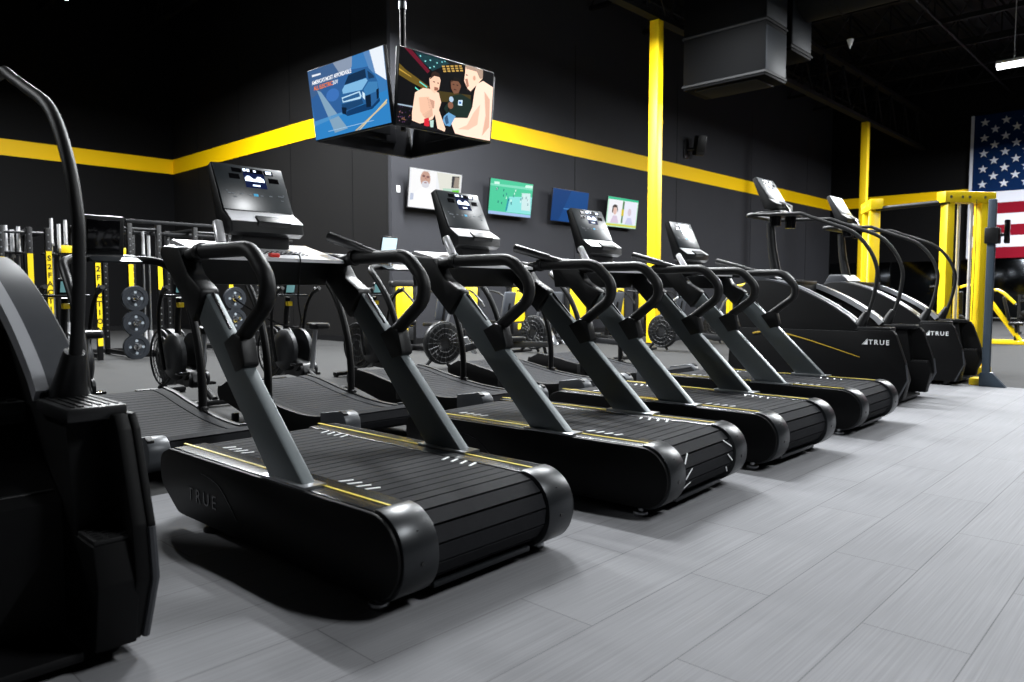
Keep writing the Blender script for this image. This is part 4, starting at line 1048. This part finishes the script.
for i in range(26):
    u_, v_ = random.uniform(.1, .9), random.uniform(.3, .72)
    art('player_picture', [(u_, v_), (u_+.018, v_+.004), (u_+.02, v_+.07), (u_+.002, v_+.066)], random.choice(['f0ffff', '185a6a', '2a7a8a', 'd8fff4']), 3)
art('picture', [(.38, .12), (.42, .12), (.46, .5), (.42, .5)], '2f9ab0', 3); art('picture', [(.08, .92), (.2, .93), (.2, .86), (.08, .85)], 'd8fff0', 3); art('picture', [(.82, .95), (.99, .96), (.99, .88), (.8, .87)], 'd8fff0', 3)
art, words = wall_tv('wall television with a plain blue picture', 14.40, 3.165, '0f4a8c', .95)
art('picture', [(0, 1), (.5, 1), (.2, 0), (0, 0)], '0c3f7c', 1); art('picture', [(.32, .42), (.68, .43), (.68, .40), (.32, .39)], '4a88c8', 1)
art, words = wall_tv('wall television with two portraits side by side, nearest the yellow column', 16.62, 3.175, 'c8f4d8', 1.)
art('picture', [(0, 1), (1, 1), (1, .93), (0, .92)], '35c492', 1); art('picture', [(.03, .92), (.48, .92), (.46, .12), (.03, .12)], 'f4f4fa', 2); art('picture', [(.54, .92), (.97, .92), (.97, .12), (.53, .12)], 'eceefc', 2); art('picture', [(.48, .9), (.54, .9), (.53, .5), (.48, .5)], '4c7c48', 3); art('picture', [(.46, .62), (.54, .62), (.54, .4), (.46, .4)], 'd8c832', 4); art('picture', [(.48, .4), (.52, .4), (.52, .16), (.48, .16)], '30401c', 3)
art('picture', [(0, .1), (1, .1), (1, .03), (0, .03)], 'd8dc5a', 3); art('person_picture', el(.25, .55, .06, .14), 'e4c0b4', 3); art('person_picture', [(.16, .70), (.22, .76), (.30, .74), (.34, .6), (.33, .48), (.30, .66), (.2, .66), (.18, .45), (.15, .5)], '3c3030', 4); art('person_picture', [(.12, .12), (.2, .38), (.32, .38), (.4, .12)], 'dccce0', 3)
art('person_picture', el(.73, .55, .06, .13), 'd8ccd8', 3); art('person_picture', [(.6, .12), (.68, .36), (.8, .36), (.88, .12)], 'ccd0ec', 3)

t = thing('wall_speaker', 'small black loudspeaker on a swivel bracket high on the back wall', 'speaker', (X3, 20.35, 5.38))
MB().box((.02, -.15, 0), (.04, .25, .55), .01).build('wall_plate', 'tvcase', t)
MB().tube([(.03, -.15, -.02), (.22, -.02, 0)], .05, 10).build('arm', 'tvcase', t)
c = MB().box((.34, .08, .1), (.26, .30, .58), .03, rot=(0, R(14), R(-30))).build('cabinet', 'tvcase', t)
MB().box((.46, .015, .13), (.02, .25, .5), .01, rot=(0, R(14), R(-30))).build('grille', 'frame', c)
t = thing('wall_switch', 'small white switch plate on the wall left of the first wall television', 'switch', (X3, 9.26, 3.1))
MB().box((.008, 0, 0), (.016, .085, .13), .004).build('plate', 'switch', t)
MB().box((.019, 0, 0), (.008, .03, .06), .003).build('rocker', 'switch', t)

# ------------------------------------------------------------------ flag and mirrors on the far wall
FX0, FZ1, FH = -6.72, 7.5, 5.2; FW = FH*1.9
t = thing('flag', 'huge flag with white stars on blue and red stripes, on the far wall', 'flag', (FX0, YF-.10, FZ1))
def wav(x, z): return .035*sin(x*2.1+z*.5)+.02*sin(x*4.3-z*.9)-.05
def sheet(x0, x1, z0, z1, nx, nz, off, name, m, parent):
    b = MB(); bm = b.bm; th = .006
    fr = [[bm.verts.new((x0+(x1-x0)*i/nx, wav(x0+(x1-x0)*i/nx, z0+(z1-z0)*j/nz)-off, z0+(z1-z0)*j/nz)) for j in range(nz+1)] for i in range(nx+1)]
    bk = [[bm.verts.new(v.co+Vector((0, th, 0))) for v in row] for row in fr]
    for i in range(nx):
        for j in range(nz):
            bm.faces.new((fr[i][j], fr[i+1][j], fr[i+1][j+1], fr[i][j+1])); bm.faces.new((bk[i][j], bk[i][j+1], bk[i+1][j+1], bk[i+1][j]))
    for j in range(nz): bm.faces.new((fr[0][j], fr[0][j+1], bk[0][j+1], bk[0][j])); bm.faces.new((fr[nx][j], bk[nx][j], bk[nx][j+1], fr[nx][j+1]))
    for i in range(nx): bm.faces.new((fr[i][0], bk[i][0], bk[i+1][0], fr[i+1][0])); bm.faces.new((fr[i][nz], fr[i+1][nz], bk[i+1][nz], bk[i][nz]))
    return b.build(name, m, parent)
sh = FH/13; cw = FW*.4
for i in range(13):
    z1 = -i*sh; x0 = cw if i < 7 else 0
    sheet(x0, FW, z1-sh, z1, int((FW-x0)*4), 1, 0, 'stripe', 'flagr' if i % 2 == 0 else 'flagw', t)
ct = sheet(0, cw, -7*sh, 0, 16, 8, 0, 'canton', 'flagb', t)
b = MB(); R0 = sh*.40
for row in range(9):
    for cc in range(6 if row % 2 == 0 else 5):
        cx = cw*((cc*2+1 if row % 2 == 0 else cc*2+2)/12); cz = -7*sh*(row+1)/10
        pts = []
        for k in range(10):
            rr = R0 if k % 2 == 0 else R0*.382; a = pi/2+k*pi/5
            x, z = cx+rr*cos(a), cz+rr*sin(a); pts.append((x, wav(x, z)-.006, z))
        vs = [b.bm.verts.new(p) for p in pts]; vc = b.bm.verts.new((cx, wav(cx, cz)-.007, cz))
        for k in range(10): b.bm.faces.new((vs[k], vs[(k+1) % 10], vc))
b.build('stars', 'flagw', ct, smooth=False)
sheet(-.10, 0, -FH, 0, 1, 10, 0, 'hoist_band', 'flagw', t)
for i in range(4):
    x0 = X3+.06+i*2.4
    t = thing('wall_mirror', 'tall dark mirror panel low on the far wall', 'mirror', (x0+1.18, YF-.03, 0), 0, 'mirror panels on the far wall')
    MB().box((0, 0, 1.2), (2.34, .012, 2.1), .002).build('glass', 'mirror', t)
    MB().box((0, 0, .13), (2.34, .03, .03)).build('rail', 'steel', t)
